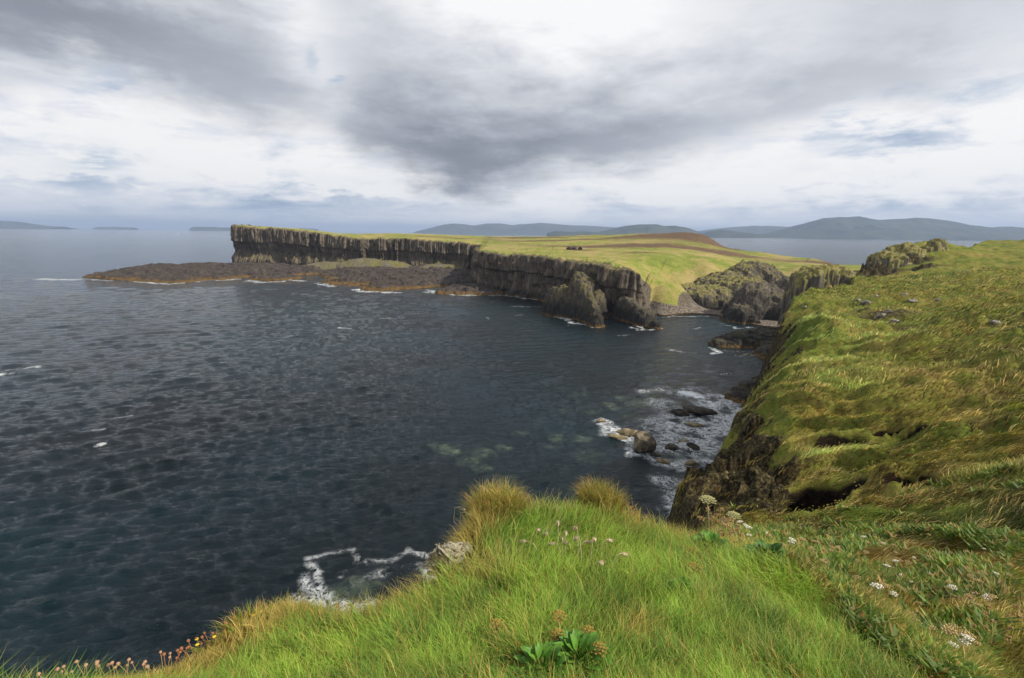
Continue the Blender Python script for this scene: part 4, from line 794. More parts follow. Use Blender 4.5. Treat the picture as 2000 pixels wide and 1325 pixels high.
def ledge_grass():
    N0 = 175000; X, Y = spread_pts(N0, -56, 47, 1.05, 6.2)
    Z, rock, pit, d = near_h(X, Y); ridge_out = near_base(X, Y)
    u, v, dep = project(X, Y, Z)
    keep = (d < 0.05) & inframe(X, Y, Z) & ~((X > 0.9+0.42*Y) & (Y > 3.2))
    # the bright sward ends along the ridge that falls into the hollow
    rid = [P(1420, 1062, y=4.4)[:2], P(1500, 1078, y=3.9)[:2], P(1600, 1125, y=3.3)[:2], P(1700, 1205, y=2.8)[:2], P(1800, 1290, y=2.35)[:2], P(1850, 1330, y=2.15)[:2]]
    rd = seg_d(X, Y, rid); side = np.interp(Y, [p[1] for p in rid][::-1], [p[0] for p in rid][::-1]); keep &= (X < side+0.12+0.2*rng.random(N0))
    keep &= rng.random(N0) > patch(X, Y, [(875, 1110, 2.85, .19, 1.5), (955, 1112, 2.75, .06, 1.2)])
    X, Y, Z, d = X[keep], Y[keep], Z[keep], d[keep]; n = len(X); st = patch(X, Y, STRAWS)*0.85-patch(X, Y, DEEPS)*0.4+0.8*sst(-1.15, -1.7, X)+sst(-0.28, 0.0, d)*0.55+sst(0.30, 0.05, rd[keep])*0.35
    n1 = fbm2(X/0.45, Y/0.45, 201, 4); n2 = fbm2(X/0.16, Y/0.16, 203, 3); tuft = vn2(X/0.11, Y/0.11, 205)
    base = colmix(np.tile(GREEN, (n, 1)), np.tile(DEEP, (n, 1)), 0.35+n1*3.2+n2*1.2+patch(X, Y, DEEPS)*0.8); base = colmix(base, np.tile(LIME, (n, 1)), (rng.random(n)**2)*0.6)*(0.62+0.7*vn2(X/0.06, Y/0.06, 204))[:, None]*(0.75+0.5*vn2(X/0.22, Y/0.22, 206))[:, None]
    isst = (st+n2*0.9+n1*0.5+rng.normal(0, 0.30, n)) > 0.50; c = np.where(isst[:, None], colmix(np.tile(STRAW, (n, 1)), np.tile(OLIVE, (n, 1)), rng.random(n)*0.8), base)
    c = np.where((rng.random(n) < 0.035)[:, None], RUST, c); c = c*(0.75+0.5*rng.random(n))[:, None]
    h = (0.085+0.075*rng.random(n)+0.075*tuft+0.05*np.clip(st, 0, 1.2))*(0.65+0.35*sst(1.3, 2.6, Y))*(0.30+0.70*sst(-1.75, -0.9, X))*(0.5+0.5*sst(0.0, -0.25, d)); w = 0.0017+0.0042*rng.random(n)**2.2+0.0004*Y
    ang = 2.4+fbm2(X/0.7, Y/0.7, 207, 3)*7+rng.normal(0, 0.95, n); lean = 0.15+0.95*rng.random(n)+0.3*vn2(X/.3, Y/.3, 209)
    q = (rng.random(n) < 0.02+0.05*np.clip(st, 0, 1)); h[q] = h[q]*1.1+0.09*rng.random(q.sum())*sst(-1.2, -0.5, X[q])-0.6*h[q]*sst(-1.0, -1.5, X[q]); w[q] = 0.0022; lean[q] *= 0.45; c[q] = STRAW*1.05*(0.6+0.6*rng.random(q.sum()))[:, None]
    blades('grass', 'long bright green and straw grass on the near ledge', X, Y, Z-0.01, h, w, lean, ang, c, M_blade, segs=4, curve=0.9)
ledge_grass()
def slope_grass():
    N0 = 330000; X, Y = spread_pts(N0, 8, 56, 3.4, 150, -0.10); Z, rock, pit, d = near_h(X, Y); r = np.hypot(X, Y)
    fd = sdf(X, Y, FACE)
    keep = (d < 0.4*np.clip(r/30, .1, 1)) & inframe(X, Y, Z) & (pit < 0.10) & (near_pit(X*(1+.55/r), Y*(1+.55/r))[0] < 0.3) & (near_pit(X*(1+1.1/r), Y*(1+1.1/r))[0] < 0.6) & (Y > 2.0)
    side = np.interp(Y, [2.15, 2.8, 3.3, 3.9, 4.4, 5.4], [1.78, 2.1, 2.2, 2.15, 2.0, 1.9]); keep &= (X > side) | (Y > 5.4)
    face = (fd < 1.0) & (fbm2(X/2.0, Y/2.0, 44, 4) < 0.10-0.05*fd.clip(-3, 0)) & (r > 15); keep &= ~(face & (rng.random(N0) < 0.80))
    rk = patch(X, Y, [(1735, 600, 70, 6, .9), (1690, 590, 74, 3, .8), (1702, 512, 128, 7, 1.3)]); keep &= rng.random(N0) > rk
    X, Y, Z, r = X[keep], Y[keep], Z[keep], r[keep]; n = len(X)
    s = np.clip(r/30, 0.12, 3); n1 = fbm2(X/(7), Y/(7), 211, 5); n2 = fbm2(X/1.6, Y/1.6, 213, 4); n3 = fbm2(X/0.5, Y/0.5, 214, 3)*(r < 40)
    G = np.array([0.185, 0.225, 0.030]); D = np.array([0.030, 0.046, 0.007]); O = np.array([0.23, 0.145, 0.028]); SS = np.array([0.58, 0.44, 0.15]); BG = np.array([0.33, 0.43, 0.10])
    br = patch(X, Y, [(1600, 650, 60, 9, 1.0), (1580, 720, 48, 5, .9), (1650, 620, 66, 7, .6), (1600, 900, 29, 2.6, 1.1), (1580, 850, 33, 2, .7), (1570, 575, 90, 9, .7), (1700, 760, 40, 4, .3)])
    og = patch(X, Y, [(1800, 640, 55, 8, .5), (1900, 720, 36, 6, .6), (1750, 900, 26, 4, .5), (1900, 900, 23, 4, .4), (1850, 560, 80, 16, .5), (1950, 520, 100, 22, .7), (1400, 950, 31, 5, 1.3), (1450, 880, 36, 5, 1.2), (1490, 790, 45, 5, 1.0), (1510, 720, 55, 5, .8), (1750, 700, 45, 4, .35), (1860, 780, 31, 4, .4)])
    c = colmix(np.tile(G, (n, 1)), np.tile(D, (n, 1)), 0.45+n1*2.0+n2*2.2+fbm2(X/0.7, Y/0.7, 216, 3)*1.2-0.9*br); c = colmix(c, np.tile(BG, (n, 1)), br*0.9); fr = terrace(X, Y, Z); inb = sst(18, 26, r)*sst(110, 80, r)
    c = colmix(c, np.tile(O, (n, 1)), (0.25+n2*1.7-n1*1.5+og*0.6)*(1-0.8*np.clip(br, 0, 1)))
    isst = rng.random(n) < np.clip(0.13+n2*0.7+0.25*og+n3*0.5-0.1*(r < 14), 0.03, 0.6); c = np.where(isst[:, None], SS*(0.7+0.5*rng.random(n))[:, None], c); c = c*((0.55+0.75*rng.random(n))*(0.65+0.7*vn2(X/1.1, Y/1.1, 219)))[:, None]
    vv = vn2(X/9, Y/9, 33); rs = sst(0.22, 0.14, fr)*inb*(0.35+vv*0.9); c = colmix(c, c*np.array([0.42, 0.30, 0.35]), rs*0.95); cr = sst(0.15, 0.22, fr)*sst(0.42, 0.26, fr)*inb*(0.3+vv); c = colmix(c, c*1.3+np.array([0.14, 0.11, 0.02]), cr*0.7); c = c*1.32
    h = (0.08+0.25*np.clip(r/32, 0, 1)+0.10*np.clip(r/90, 0, 1))*(0.55+0.7*rng.random(n))*(0.75+0.8*vn2(X/(1.1*s), Y/(1.1*s), 215)); w = (0.006+0.0010*r)*(0.7+0.6*rng.random(n))
    ang = -0.35+fbm2(X/6, Y/6, 217, 3)*3.4+fbm2(X/1.4, Y/1.4, 218, 2)*1.6+rng.normal(0, 0.35, n); lean = (0.75+0.7*rng.random(n))*(0.6+0.4*sst(8, 25, r))
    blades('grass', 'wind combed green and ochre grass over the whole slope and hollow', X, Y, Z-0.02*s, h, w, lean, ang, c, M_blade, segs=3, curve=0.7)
slope_grass()
def face_scrub():
    """leafy ground cover in the hollow"""
    N0 = 200000; X, Y = spread_pts(N0, 14, 50, 3.0, 26, 0.12); Z, rock, pit, d = near_h(X, Y); r = np.hypot(X, Y)
    side = np.interp(Y, [2.15, 2.8, 3.3, 3.9, 4.4, 5.4], [1.85, 2.2, 2.35, 2.3, 2.2, 2.1])
    cl = fbm2(X/0.9, Y/0.9, 221, 4)+fbm2(X/3, Y/3, 222, 2)*0.6; keep = (d < -0.1) & inframe(X, Y, Z) & (pit < 0.3) & ((X > side) | (Y > 5.4)) & (cl > -0.08+0.3*sst(11, 22, r))
    X, Y, Z, r = X[keep], Y[keep], Z[keep], r[keep]; n = len(X); a = np.array([0.065, 0.125, 0.014]); b = np.array([0.17, 0.25, 0.032])
    c = colmix(np.tile(a, (n, 1)), np.tile(b, (n, 1)), rng.random(n)**1.4); c = np.where((rng.random(n) < 0.16)[:, None], np.array([0.30, 0.19, 0.045]), c); c = np.where((rng.random(n) < 0.12)[:, None], np.array([0.26, 0.30, 0.05]), c)*(0.6+0.8*vn2(X/.5, Y/.5, 224))[:, None]
    blades('ground_cover', 'low leafy dark green herbs between the grass in the hollow', X, Y, Z+rng.random(n)*0.16, (0.045+0.05*rng.random(n)+0.004*r)*(0.5+0.5*sst(3.5, 7, r)), (0.030+0.02*rng.random(n)+0.0022*r)*(0.5+0.5*sst(3.5, 7, r)), 0.9+0.9*rng.random(n), rng.uniform(0, 6.28, n), c, M_blade, segs=2, curve=0.0)
face_scrub()

# ------------------------------------------------------------------ single plants
M_leaf = plain('glossy_leaf', (0.085, 0.20, 0.022), 0.45, 0.45, 25); M_leafd = plain('dull_leaf', (0.05, 0.12, 0.02), 0.6, 0.5, 25)
M_gold = plain('gold_umbel', (0.38, 0.27, 0.055), 0.8, 0.4, 120); M_cream = plain('cream_umbel', (0.50, 0.47, 0.22), 0.8, 0.3, 120); M_wht = plain('white_umbel', (0.72, 0.68, 0.52), 0.8, 0.2, 60)
M_dry = plain('dry_stalk', (0.42, 0.27, 0.12), 0.8, 0.35, 90); M_stem = plain('pale_stem', (0.36, 0.33, 0.20), 0.7, 0.3, 60); M_tanu = plain('tan_umbel', (0.42, 0.31, 0.13), 0.8, 0.35, 60)
M_thr = plain('papery_head', (0.55, 0.33, 0.20), 0.85, 0.4, 200); M_thr2 = plain('rusty_head', (0.40, 0.17, 0.075), 0.85, 0.4, 200); M_yel = plain('yellow_petal', (0.85, 0.55, 0.02), 0.6, 0.2, 60); M_vio = plain('violet_petal', (0.16, 0.16, 0.50), 0.6, 0.3, 60); M_seed = plain('seed_head', (0.60, 0.47, 0.30), 0.85, 0.4, 200); M_brn = plain('withered_leaf', (0.20, 0.105, 0.04), 0.85, 0.4, 60)
def on_ledge(u, v, lo=1.2):
    for k in range(30):
        p = ground_pt(u, v+k*4, lo)
        if p[1] < 6.0: return p
    return p
def umbel_mb(c, rad, rays, fl, dome=0.35, mid=5, size=1.0, tilt=(0, 0)):
    """spokes from c, each ending in a small cluster of florets"""
    st = MB(); hd = MB(); c = Vector(c)
    for i in range(rays):
        q = math.sqrt((i+0.5)/rays); a = i*2.39996; e = Vector((rad*q*math.cos(a)+tilt[0]*rad, rad*q*math.sin(a)+tilt[1]*rad, rad*(0.55+dome*(1-q*q)))); p = c+e; st.tube([c, c+e*0.5+Vector((0, 0, rad*.04)), p], 0.0011*size, 3)
        for j in range(fl):
            b = j*2.4+i; rr = rad*0.16*math.sqrt(j/max(fl, 1)); hd.blob((p.x+rr*math.cos(b), p.y+rr*math.sin(b), p.z+rng.random()*rad*0.04), rad*0.055*(0.8+0.5*rng.random()), 5, 3, 0.7, 0.4)
    return st, hd
def umbellifer(kind, p, stems, label, cat, mats, leaves=0, leafmat=None, group=None, leafL=0.14, wither=0):
    """stems: (top offset x, y, height, umbel radius, rays)"""
    root = empty(kind, p, label, cat, group)
    for sx, sy, h, rad, rays in stems:
        mb = MB(); pts = [(sx*t*0.9+0.012*math.sin(3*t), sy*t, h*t) for t in (0, .25, .5, .75, 1)]; mb.tube(pts, [0.0075, .0068, .006, .0052, .0045], 6); so = mb.build('stem', mats[0], root)
        if rad > 0:
            top = pts[-1]; st, hd = umbel_mb(top, rad, rays, 7); hd.V = st.V and hd.V; ho = hd.build('umbel', mats[1], root); st.build('spokes', mats[0], ho)
    if leaves:
        mb = MB()
        for i in range(leaves):
            a = i*2.4+rng.random(); L = leafL*(0.6+0.6*rng.random()); q = 0.3+0.9*rng.random(); base = Vector((0.03*math.cos(a)*i/leaves*2, 0.03*math.sin(a), 0.01)); d = Vector((math.cos(a), math.sin(a), q)); mb.tube([base, base+d*L*0.35], 0.0022, 4)
            tip = base+d*L*0.35
            for k in (-1, 0, 1): mb.leaf(tip, Vector((math.cos(a+k*0.9), math.sin(a+k*0.9), q*0.6)), L*(0.65 if k else 0.8), L*0.42, 0.8, 0.3, 4)
        mb.build('foliage', leafmat or M_leaf, root)
    if wither:
        mb = MB()
        for i in range(wither):
            a = i*1.9; b = Vector((0.05*math.cos(a), 0.05*math.sin(a), 0.03+0.03*rng.random())); mb.leaf(b, (math.cos(a), math.sin(a), 0.2), 0.10, 0.05, 1.6, 0.8, 4)
        mb.build('withered_leaf', M_brn, root)
    return root
# hogweeds on the brow, against the dark cliff
p = on_ledge(1383, 1052); umbellifer('hogweed', p, [(-0.065, 0, 0.52, 0.085, 34)], 'tallest hogweed with a single pale umbel standing before the dark cliff', 'plant', (M_stem, M_cream), 10, M_leaf, leafL=0.13)
p = on_ledge(1423, 1052, 2.5); umbellifer('hogweed', p, [(0.02, 0, 0.40, 0.085, 34), (-0.10, 0.05, 0.31, 0.05, 22)], 'shorter hogweed with two flat pale umbels beside the tallest one', 'plant', (M_stem, M_cream), 8, M_leafd, leafL=0.12)
def dry_spray(p, h, label, spread=0.16, n=9, mat=None):
    root = empty('dry_umbel_stalk', p, label, 'plant'); mb = MB()
    mb.tube([(0, 0, 0), (0.01, 0, h*0.5), (0, 0.01, h)], [0.004, .0032, .0018], 5)
    for i in range(n):
        hd = MB(); t = 0.3+0.7*(i+0.5)/n; a = i*2.4; b = Vector((0.008, 0, h*t)); L = spread*(1.15-t*0.6); e = b+Vector((math.cos(a)*L, math.sin(a)*L, L*0.9)); mb.tube([b, (b+e)/2+Vector((0, 0, -0.012)), e], 0.0016, 4)
        for k in range(9):
            c = k*2.4; f = e+Vector((math.cos(c)*0.028*rng.random(), math.sin(c)*0.028*rng.random(), 0.03*rng.random())); mb.tube([e, f], 0.0009, 3); hd.blob(f, 0.0055+0.004*rng.random(), 5, 3, 1.0, 0.5)
        hd.build('seed_cluster', mat or M_dry, root)
    mb.build('stalk', mat or M_dry, root); return root
dry_spray(on_ledge(1385, 1050), 0.36, 'dry orange seed stalks wrapped round the tallest hogweed')
dry_spray(on_ledge(1407, 1068, 2.5), 0.32, 'dense dry orange seed stalk between the two hogweeds', .10, 14)
dry_spray(on_ledge(1420, 1090, 2.5), 0.30, 'dry seed stalk leaning in front of the shorter hogweed', .10, 12)
dry_spray(on_ledge(1765+160, 1290, 1.8), 0.34, 'bare branching dry stalk in the hollow near the ledge', .14, 7)
dry_spray(on_ledge(1893, 1225, 2.5), 0.36, 'tall forked dry stalk standing up out of the herbs of the hollow', .14, 7)
dry_spray(on_ledge(1985, 1255, 2.2), 0.30, 'dry stalk beside the edge of the hollow herbs', .12, 7)
def rosette(p, n, L, label, mat, w=0.45, wither=0, cat='plant'):
    root = empty('leafy_plant', p, label, cat); mb = MB()
    for i in range(n):
        a = i*2.39996; q = (i/n); d = Vector((math.cos(a)*(0.35+q), math.sin(a)*(0.35+q), 1.25-q*0.9)); sp = L*1.1*math.sqrt(q); b = Vector((math.cos(a)*sp, math.sin(a)*sp, 0.03+L*0.8*(1-q)))
        l = L*(0.7+0.5*rng.random()); mb.tube([b, b+d.normalized()*l*0.5], 0.002, 4); mb.leaf(b+d.normalized()*l*0.45, d, l*0.75, l*w, 0.9, 0.35, 5)
    mb.build('foliage', mat, root)
    if wither:
        for i in range(wither):
            mb = MB(); a = rng.random()*6.28; b = Vector((0.09*math.cos(a), 0.09*math.sin(a), 0.03+0.05*rng.random())); mb.leaf(b, (math.cos(a), math.sin(a), 0.5), 0.09, 0.055, 1.8, 0.9, 4); mb.build('withered_leaf', M_brn, root)
    return root
rosette(on_ledge(1385, 1090, 2.2), 60, 0.10, 'light green broad leaved plant at the foot of the tallest hogweed', M_leaf, 0.5)
rosette(on_ledge(1445, 1085, 2.2), 70, 0.10, 'dark green leafy plant with curled brown leaves right of the hogweeds', M_leafd, 0.42, 8)
rosette(on_ledge(1500, 1110, 2.2), 50, 0.10, 'blue green leafy plant at the grassy brow past the hogweeds', M_leafd, 0.42, 4)
rosette(on_ledge(1325, 1180, 1.8), 40, 0.06, 'rounded bright leaved plant with one withered brown head in the open grass', M_leaf, 0.6, 2)
rosette(on_ledge(1130, 1325, 1.2), 110, 0.075, 'big glossy clump of upright leaves under the golden seed heads', M_leaf, 0.42, 1)
rosette(on_ledge(1060, 1340, 1.2), 70, 0.065, 'second glossy leaf clump joined to the big one at the frame bottom', M_leaf, 0.42)
def gold_head(u, v, h, R_, label, rays=26):
    p = on_ledge(u, v, 1.2); root = empty('seeding_umbel', p, label, 'plant'); mb = MB(); mb.tube([(0, 0, 0), (0.006, 0, h*.5), (0, 0, h)], [0.004, .0036, .003], 6); mb.build('stem', M_dry, root)
    st, hd = umbel_mb((0, 0, h), R_, rays, 9, 0.75); ho = hd.build('umbel', M_gold, root); st.build('spokes', M_dry, ho)
gold_head(1090, 1262, .13, .036, 'topmost domed golden seed head over the glossy leaves'); gold_head(1088, 1290, .10, .036, 'golden seed head directly beneath the topmost one'); gold_head(1146, 1290, .12, .034, 'golden seed head right of the topmost pair'); gold_head(1140, 1312, .10, .028, 'small golden seed head tucked below its neighbour')
gold_head(1168, 1322, .11, .034, 'lowest golden seed head on the outer side of the clump'); gold_head(970, 1270, .10, .038, 'open loose golden umbel alone in the grass', 20); gold_head(1010, 1300, .07, .028, 'fallen golden seed head between the open umbel and the leaf clump', 18); gold_head(1045, 1300, .07, .02, 'tiny golden seed head at the edge of the leaf clump', 14)
gold_head(1345, 1110, .10, .055, 'upper dull gold umbel cluster under the hogweed brow', 24); gold_head(1350, 1150, .12, .05, 'lower dull gold umbel cluster among the bright leaves', 24)

def stalk_head(root, pts, r, head, mat_s, mat_h, hr):
    mb = MB(); mb.tube(pts, r, 4); mb.build('stalk', mat_s, root); hb = MB()
    if head == 'spike':
        a, b = Vector(pts[-2]), Vector(pts[-1]); d = (b-a); n = 14
        for i in range(n): c = b-d*0.05+d.normalized()*hr*5*(i/n)+Vector((0, 0, -0.05*hr*5*(i/n)**2)); hb.blob(c, hr*math.sin(math.pi*(0.12+0.83*i/n))*1.0, 5, 3, 1.5, 0.7)
        for i in range(22): c = b+d.normalized()*hr*5*(i/22); a2 = i*2.4; hb.tube([c, c+Vector((math.cos(a2), math.sin(a2), .9))*hr*1.5], 0.0007, 3)
        hb.build('seed_head', mat_h, root)
    elif head == 'ball':
        c = pts[-1]; hb.blob(c, hr*0.75, 7, 5, 0.8, 0.5)
        for i in range(26):
            z = 1-2*(i+.5)/26*0.75; a2 = i*2.4; q = math.sqrt(1-z*z); e = Vector((q*math.cos(a2), q*math.sin(a2), z)); hb.leaf(Vector(c)+e*hr*0.55, e, hr*0.75, hr*0.5, 0.3, 0.4, 2)
        hb.build('flower_head', mat_h, root)
# arching grass ears in the middle of the ledge
EARS = [(1065, 1105, 1027, 1058), (1105, 1118, 1082, 1062), (1075, 1085, 1068, 1042), (1088, 1110, 1090, 1020), (1098, 1115, 1098, 1050), (1130, 1108, 1125, 1030), (1118, 1118, 1145, 1058), (1102, 1118, 1105, 1040), (1150, 1125, 1160, 1052), (1160, 1150, 1172, 1100), (1150, 1135, 1170, 1098), (1180, 1145, 1215, 1082), (1145, 1140, 1182, 1115), (1120, 1105, 1108, 1060), (1160, 1110, 1187, 1055), (1180, 1200, 1255, 1186), (1045, 1075, 1050, 1035), (1138, 1130, 1128, 1050)]
EL = ['farthest-left arching ear', 'ear bending over two neighbours', 'thin upright ear at the back', 'tallest straight ear of the back row', 'short ear among the taller ones', 'tall ear in the middle of the stand', 'leaning ear with a pale plume', 'slim ear crossing its neighbour', 'fat pale ear on a straight stalk', 'low nodding ear', 'dark hooded ear', 'long ear arching far over the grass', 'drooping ear under the long arching one', 'faint ear behind the middle of the stand', 'lone ear set apart on the grass', 'ear lying flat along the turf', 'small ear near the straw tussock', 'second upright ear beside the fat pale one']
for (bu, bv, tu, tv), lb in zip(EARS, EL):
    p = on_ledge(bu, bv, 1.6); t = P(tu, tv, y=p[1]+0.02); d = t-p; root = empty('grass_ear', p, lb+' of dry grass above the green sward', 'grass ear', 'dry grass ears in the middle of the ledge')
    bend = 0.22*abs(d[0])+0.03; pts = [(0, 0, 0), (d[0]*.35, d[1]*.3, d[2]*.55), (d[0]*.6, d[1]*.6, d[2]*.92), (d[0]*.85, d[1]*.8, d[2]*1.03), (d[0], d[1], d[2])]
    stalk_head(root, pts, [.0027, .0025, .0022, .0020, .0018], 'spike', M_seed, M_seed, 0.0085)
for bu, bv, tu, tv, lb in ((895, 1040, 893, 990, 'near one of two bent straw stalks over the lichened rock'), (903, 1040, 905, 1000, 'far one of two bent straw stalks over the lichened rock'), (912, 1035, 922, 1010, 'wispy straw stalk behind the lichened rock')):
    p = on_ledge(bu+12, bv+5, 2.2); t = P(tu, tv, y=p[1]); d = t-p; root = empty('grass_ear', p, lb, 'grass ear')
    stalk_head(root, [(0, 0, 0), (d[0]-.03, 0, d[2]*.5), (d[0]-.02, 0, d[2]*.95), (d[0]+.02, 0, d[2]), (d[0]+.05, 0, d[2]-.02)], [.002, .0016, .0013, .001, .0008], 'spike', M_seed, M_seed, 0.004)
# thrift gone to seed along the rim
def thrift(p, h, lx, ly, hr, mh, label, group):
    root = empty('thrift', p, label, 'flower', group); stalk_head(root, [(0, 0, 0), (lx*.3, ly*.3, h*.55), (lx, ly, h)], [.0013, .0012, .001], 'ball', M_thr2 if mh is M_thr2 else M_dry, mh, hr); return root
TG = [('small papery pink brown thrift head in the dense row on the lowest rim', 'thrift heads along the lowest rim', M_thr, [(90+i*9.0+rng.uniform(-5, 5), 1325-10*((i/22.0)**1.0)*3.4+rng.uniform(-5, 5)) for i in range(28)], 0.105, 0.0058),
      ('rust red dry thrift head on the bend of the rim', 'rusty thrift heads on the bend of the rim', M_thr2, [(332+i*7.5+rng.uniform(-6, 6), 1292-i*5.0+rng.uniform(-8, 12)) for i in range(15)], 0.10, 0.0055),
      ('pink orange thrift head on the farthest straw tussock', 'thrift heads on the farthest tussock', M_thr, [(935+rng.uniform(0, 75), 1000-rng.uniform(0, 36)) for i in range(30)], 0.15, 0.0080),
      ('orange thrift head at the outer side of the twin tussock', 'thrift heads on the twin tussock', M_thr2, [(1195+rng.uniform(0, 40), 1010-rng.uniform(0, 18)) for i in range(12)], 0.15, 0.0080),
      ('reddish thrift head between the foam and the rim', 'thrift heads above the foam', M_thr2, [(640+rng.uniform(-10, 60), 1205-rng.uniform(0, 10)) for i in range(8)], 0.09, 0.009),
      ('orange thrift head by the lichened rock', 'thrift heads by the lichened rock', M_thr2, [(775+rng.uniform(0, 25), 1168-rng.uniform(0, 12)) for i in range(5)], 0.08, 0.008)]
for lb, gr, mh, pts, h, hr in TG:
    proto = None
    for u, v in pts:
        p = on_ledge(u, v, 1.3)
        if p[1] > 4.6: continue
        if proto is None: proto = o = thrift(p, h, 0.015, 0, hr, mh, lb, gr)
        else: o = copy_tree(proto); o.location = p
        o.rotation_euler = (rng.uniform(-.25, .25), rng.uniform(-.25, .25), rng.uniform(0, 6.3)); o.scale = (rng.uniform(.8, 1.25),)*3
def daisy(p, mat, r, label, h=0.05):
    root = empty('hawkbit' if mat is M_yel else 'scabious', p, label, 'flower'); mb = MB(); mb.tube([(0, 0, 0), (0.004, 0, h)], 0.0013, 4); mb.build('stem', M_leafd, root); mb = MB(); mb.blob((0.004, 0, h), r*.4, 6, 4, .6)
    for k in range(14): a = k*2*math.pi/14; mb.leaf((0.004, 0, h), (math.cos(a), math.sin(a), .35), r, r*.35, .2, .2, 2)
    mb.build('petals', mat, root)
for u, v, lb in ((388, 1268, 'lowest yellow hawkbit of the straggling row on the rim turf'), (389, 1292, 'half closed yellow hawkbit nearest the camera'), (422, 1276, 'bright yellow hawkbit between the lower two'), (498, 1232, 'yellow hawkbit in the upper group of the rim turf'), (513, 1225, 'small yellow hawkbit at the very top of the rim turf')): daisy(on_ledge(u, v, 1.2), M_yel, .0105, lb, .10)
for u, v, lb in ((983, 1092, 'tiny violet flower in the grass by the flat brown stone'), (1052, 992, 'violet flower near the dip between the tussocks'), (1022, 990, 'faint violet flower below the farthest tussock')): daisy(on_ledge(u, v, 1.8), M_vio, .010, lb, .10)
# white and tan umbels out in the hollow and on the slope
def small_umbel(mat, label, group, rad=0.05, h=0.36):
    root = empty('wild_carrot', (0, 0, 0), label, 'flower', group); mb = MB(); mb.tube([(0, 0, 0), (0.01, 0, h*.5), (0, 0, h)], 0.0022, 4); mb.build('stem', M_stem, root)
    hd = MB()
    for i in range(16): q = math.sqrt((i+.5)/16); a = i*2.4; hd.tube([(0, 0, h-.02), (rad*q*math.cos(a), rad*q*math.sin(a), h+.01)], .0012, 3); hd.blob((rad*q*math.cos(a), rad*q*math.sin(a), h+.012+.012*(1-q)), rad*.22, 5, 3, .6, .6)
    hd.build('umbel', mat, root); return root
def strew(proto, n, th0, th1, r0, r1, smin, smax, sc_r=0.0):
    k = 0; X, Y = spread_pts(n*12, th0, th1, r0, r1); Z, rock, pit, d = near_h(X, Y); u, v, dd = project(X, Y, Z)
    side = np.interp(Y, [2.15, 2.8, 3.3, 3.9, 4.4, 5.4], [2.2, 2.6, 2.8, 2.7, 2.6, 2.5]); cl = vn2(X/2.0, Y/2.0, 301)
    ok = (d < -.3) & (pit < .2) & (u < 2010) & (v < 1340) & (v > 0) & ((X > side) | (Y > 5.4)) & (rng.random(n*12) < cl) & (sdf(X, Y, FACE) > .5)
    for i in np.nonzero(ok)[0][:n]:
        o = proto if k == 0 else copy_tree(proto); k += 1; o.location = (X[i], Y[i], Z[i]); o.scale = (rng.uniform(smin, smax)*(1+sc_r*math.hypot(X[i], Y[i])),)*3; o.rotation_euler = (rng.uniform(-.3, .3), rng.uniform(-.3, .3), rng.uniform(0, 6))
strew(small_umbel(M_wht, 'small white umbel flower among the herbs of the hollow', 'white umbels in the hollow'), 36, 18, 50, 4, 15, .55, 1.0)
strew(small_umbel(M_tanu, 'tan seeding umbel among the herbs of the hollow', 'tan umbels in the hollow'), 220, 18, 50, 4.3, 17, .45, .9)
def specks():
    n0 = 9000; X, Y = spread_pts(n0, 20, 46, 15, 62); Z, rock, pit, d = near_h(X, Y); cl = vn2(X/3.2, Y/3.2, 305); k = (d < -.5) & (pit < .1) & inframe(X, Y, Z) & (sdf(X, Y, FACE) > .5) & (rng.random(n0) < cl**2*0.8)
    X, Y, Z = X[k], Y[k], Z[k]; n = len(X); r = np.hypot(X, Y); c = np.array([0.50, 0.36, 0.12])*(0.6+0.7*rng.random(n))[:, None]
    blades('dry_seed_heads', 'ochre seed heads dotted thickly over the slope', X, Y, Z+0.12+0.22*rng.random(n)+0.003*r, 0.05+0.02*rng.random(n), 0.045+0.0015*r, 0.3+0*X, rng.uniform(0, 6.28, n), c, M_blade, segs=2, curve=0.0)
specks()

# ------------------------------------------------------------------ stones on the ledge
def lich(N, p):
    n = N.noise(7, 8, 0.7); l = (N.noise(5, 7, 0.72, off=4)*1.0+N.nrmz()*0.14).step(0.50, 0.60)
    N.ln(N.mix(l, N.ramp(n, [(0.35, (0.04, 0.03, 0.022)), (0.6, (0.17, 0.125, 0.085))]), N.ramp(N.noise(45, 5, 0.7), [(0.3, (0.20, 0.17, 0.12)), (0.6, (0.46, 0.42, 0.31))])), p.inputs['Base Color']); N.ln(N.bump(N.noise(30, 6, 0.75)+l, 0.9, 0.02), p.inputs['Normal'])
M_lich = material('lichened_rock', lich, 0.9, 0.2)
pr = P(880, 1095, y=2.88)
rk = boulder('lichened_rock', (pr[0], pr[1], pr[2]-.01), (0.36, 0.30, 0.36), 77, M_lich, 'brown rock shaggy with pale lichen on the rim of the near ledge', 'rock', rz=0.4, sub=6, rug=0.75, sharp=0.5)
lv = MB(); g = np.random.default_rng(5)
for i in range(2600):
    v = rk.data.vertices[g.integers(len(rk.data.vertices))]
    if v.co.z < -0.10 or fbm3(np.array([v.co[:]])*9, 9, 3)[0] < -0.02: continue
    nn = Vector(v.normal); b = v.co
    for k in range(3): lv.leaf(b, nn+Vector(g.normal(size=3)*0.75), 0.008+0.012*g.random(), 0.0045, .2, .3, 2, up=tuple(g.normal(size=3)))
lo = lv.build('lichen', plain('bushy_lichen', (0.46, 0.42, 0.30), 0.9, 0.3, 80), rk)
p = on_ledge(955, 1118, 2.0); boulder('stone', (p[0], p[1], p[2]+0.012), (0.135, 0.10, 0.07), 78, stone_mat('brown_flat_stone', (0.05, 0.035, 0.025), (0.15, 0.10, 0.07), (0.30, 0.22, 0.15), scale=14), 'small flat brown stone in straw grass behind the lichened rock', 'stone', sub=4)
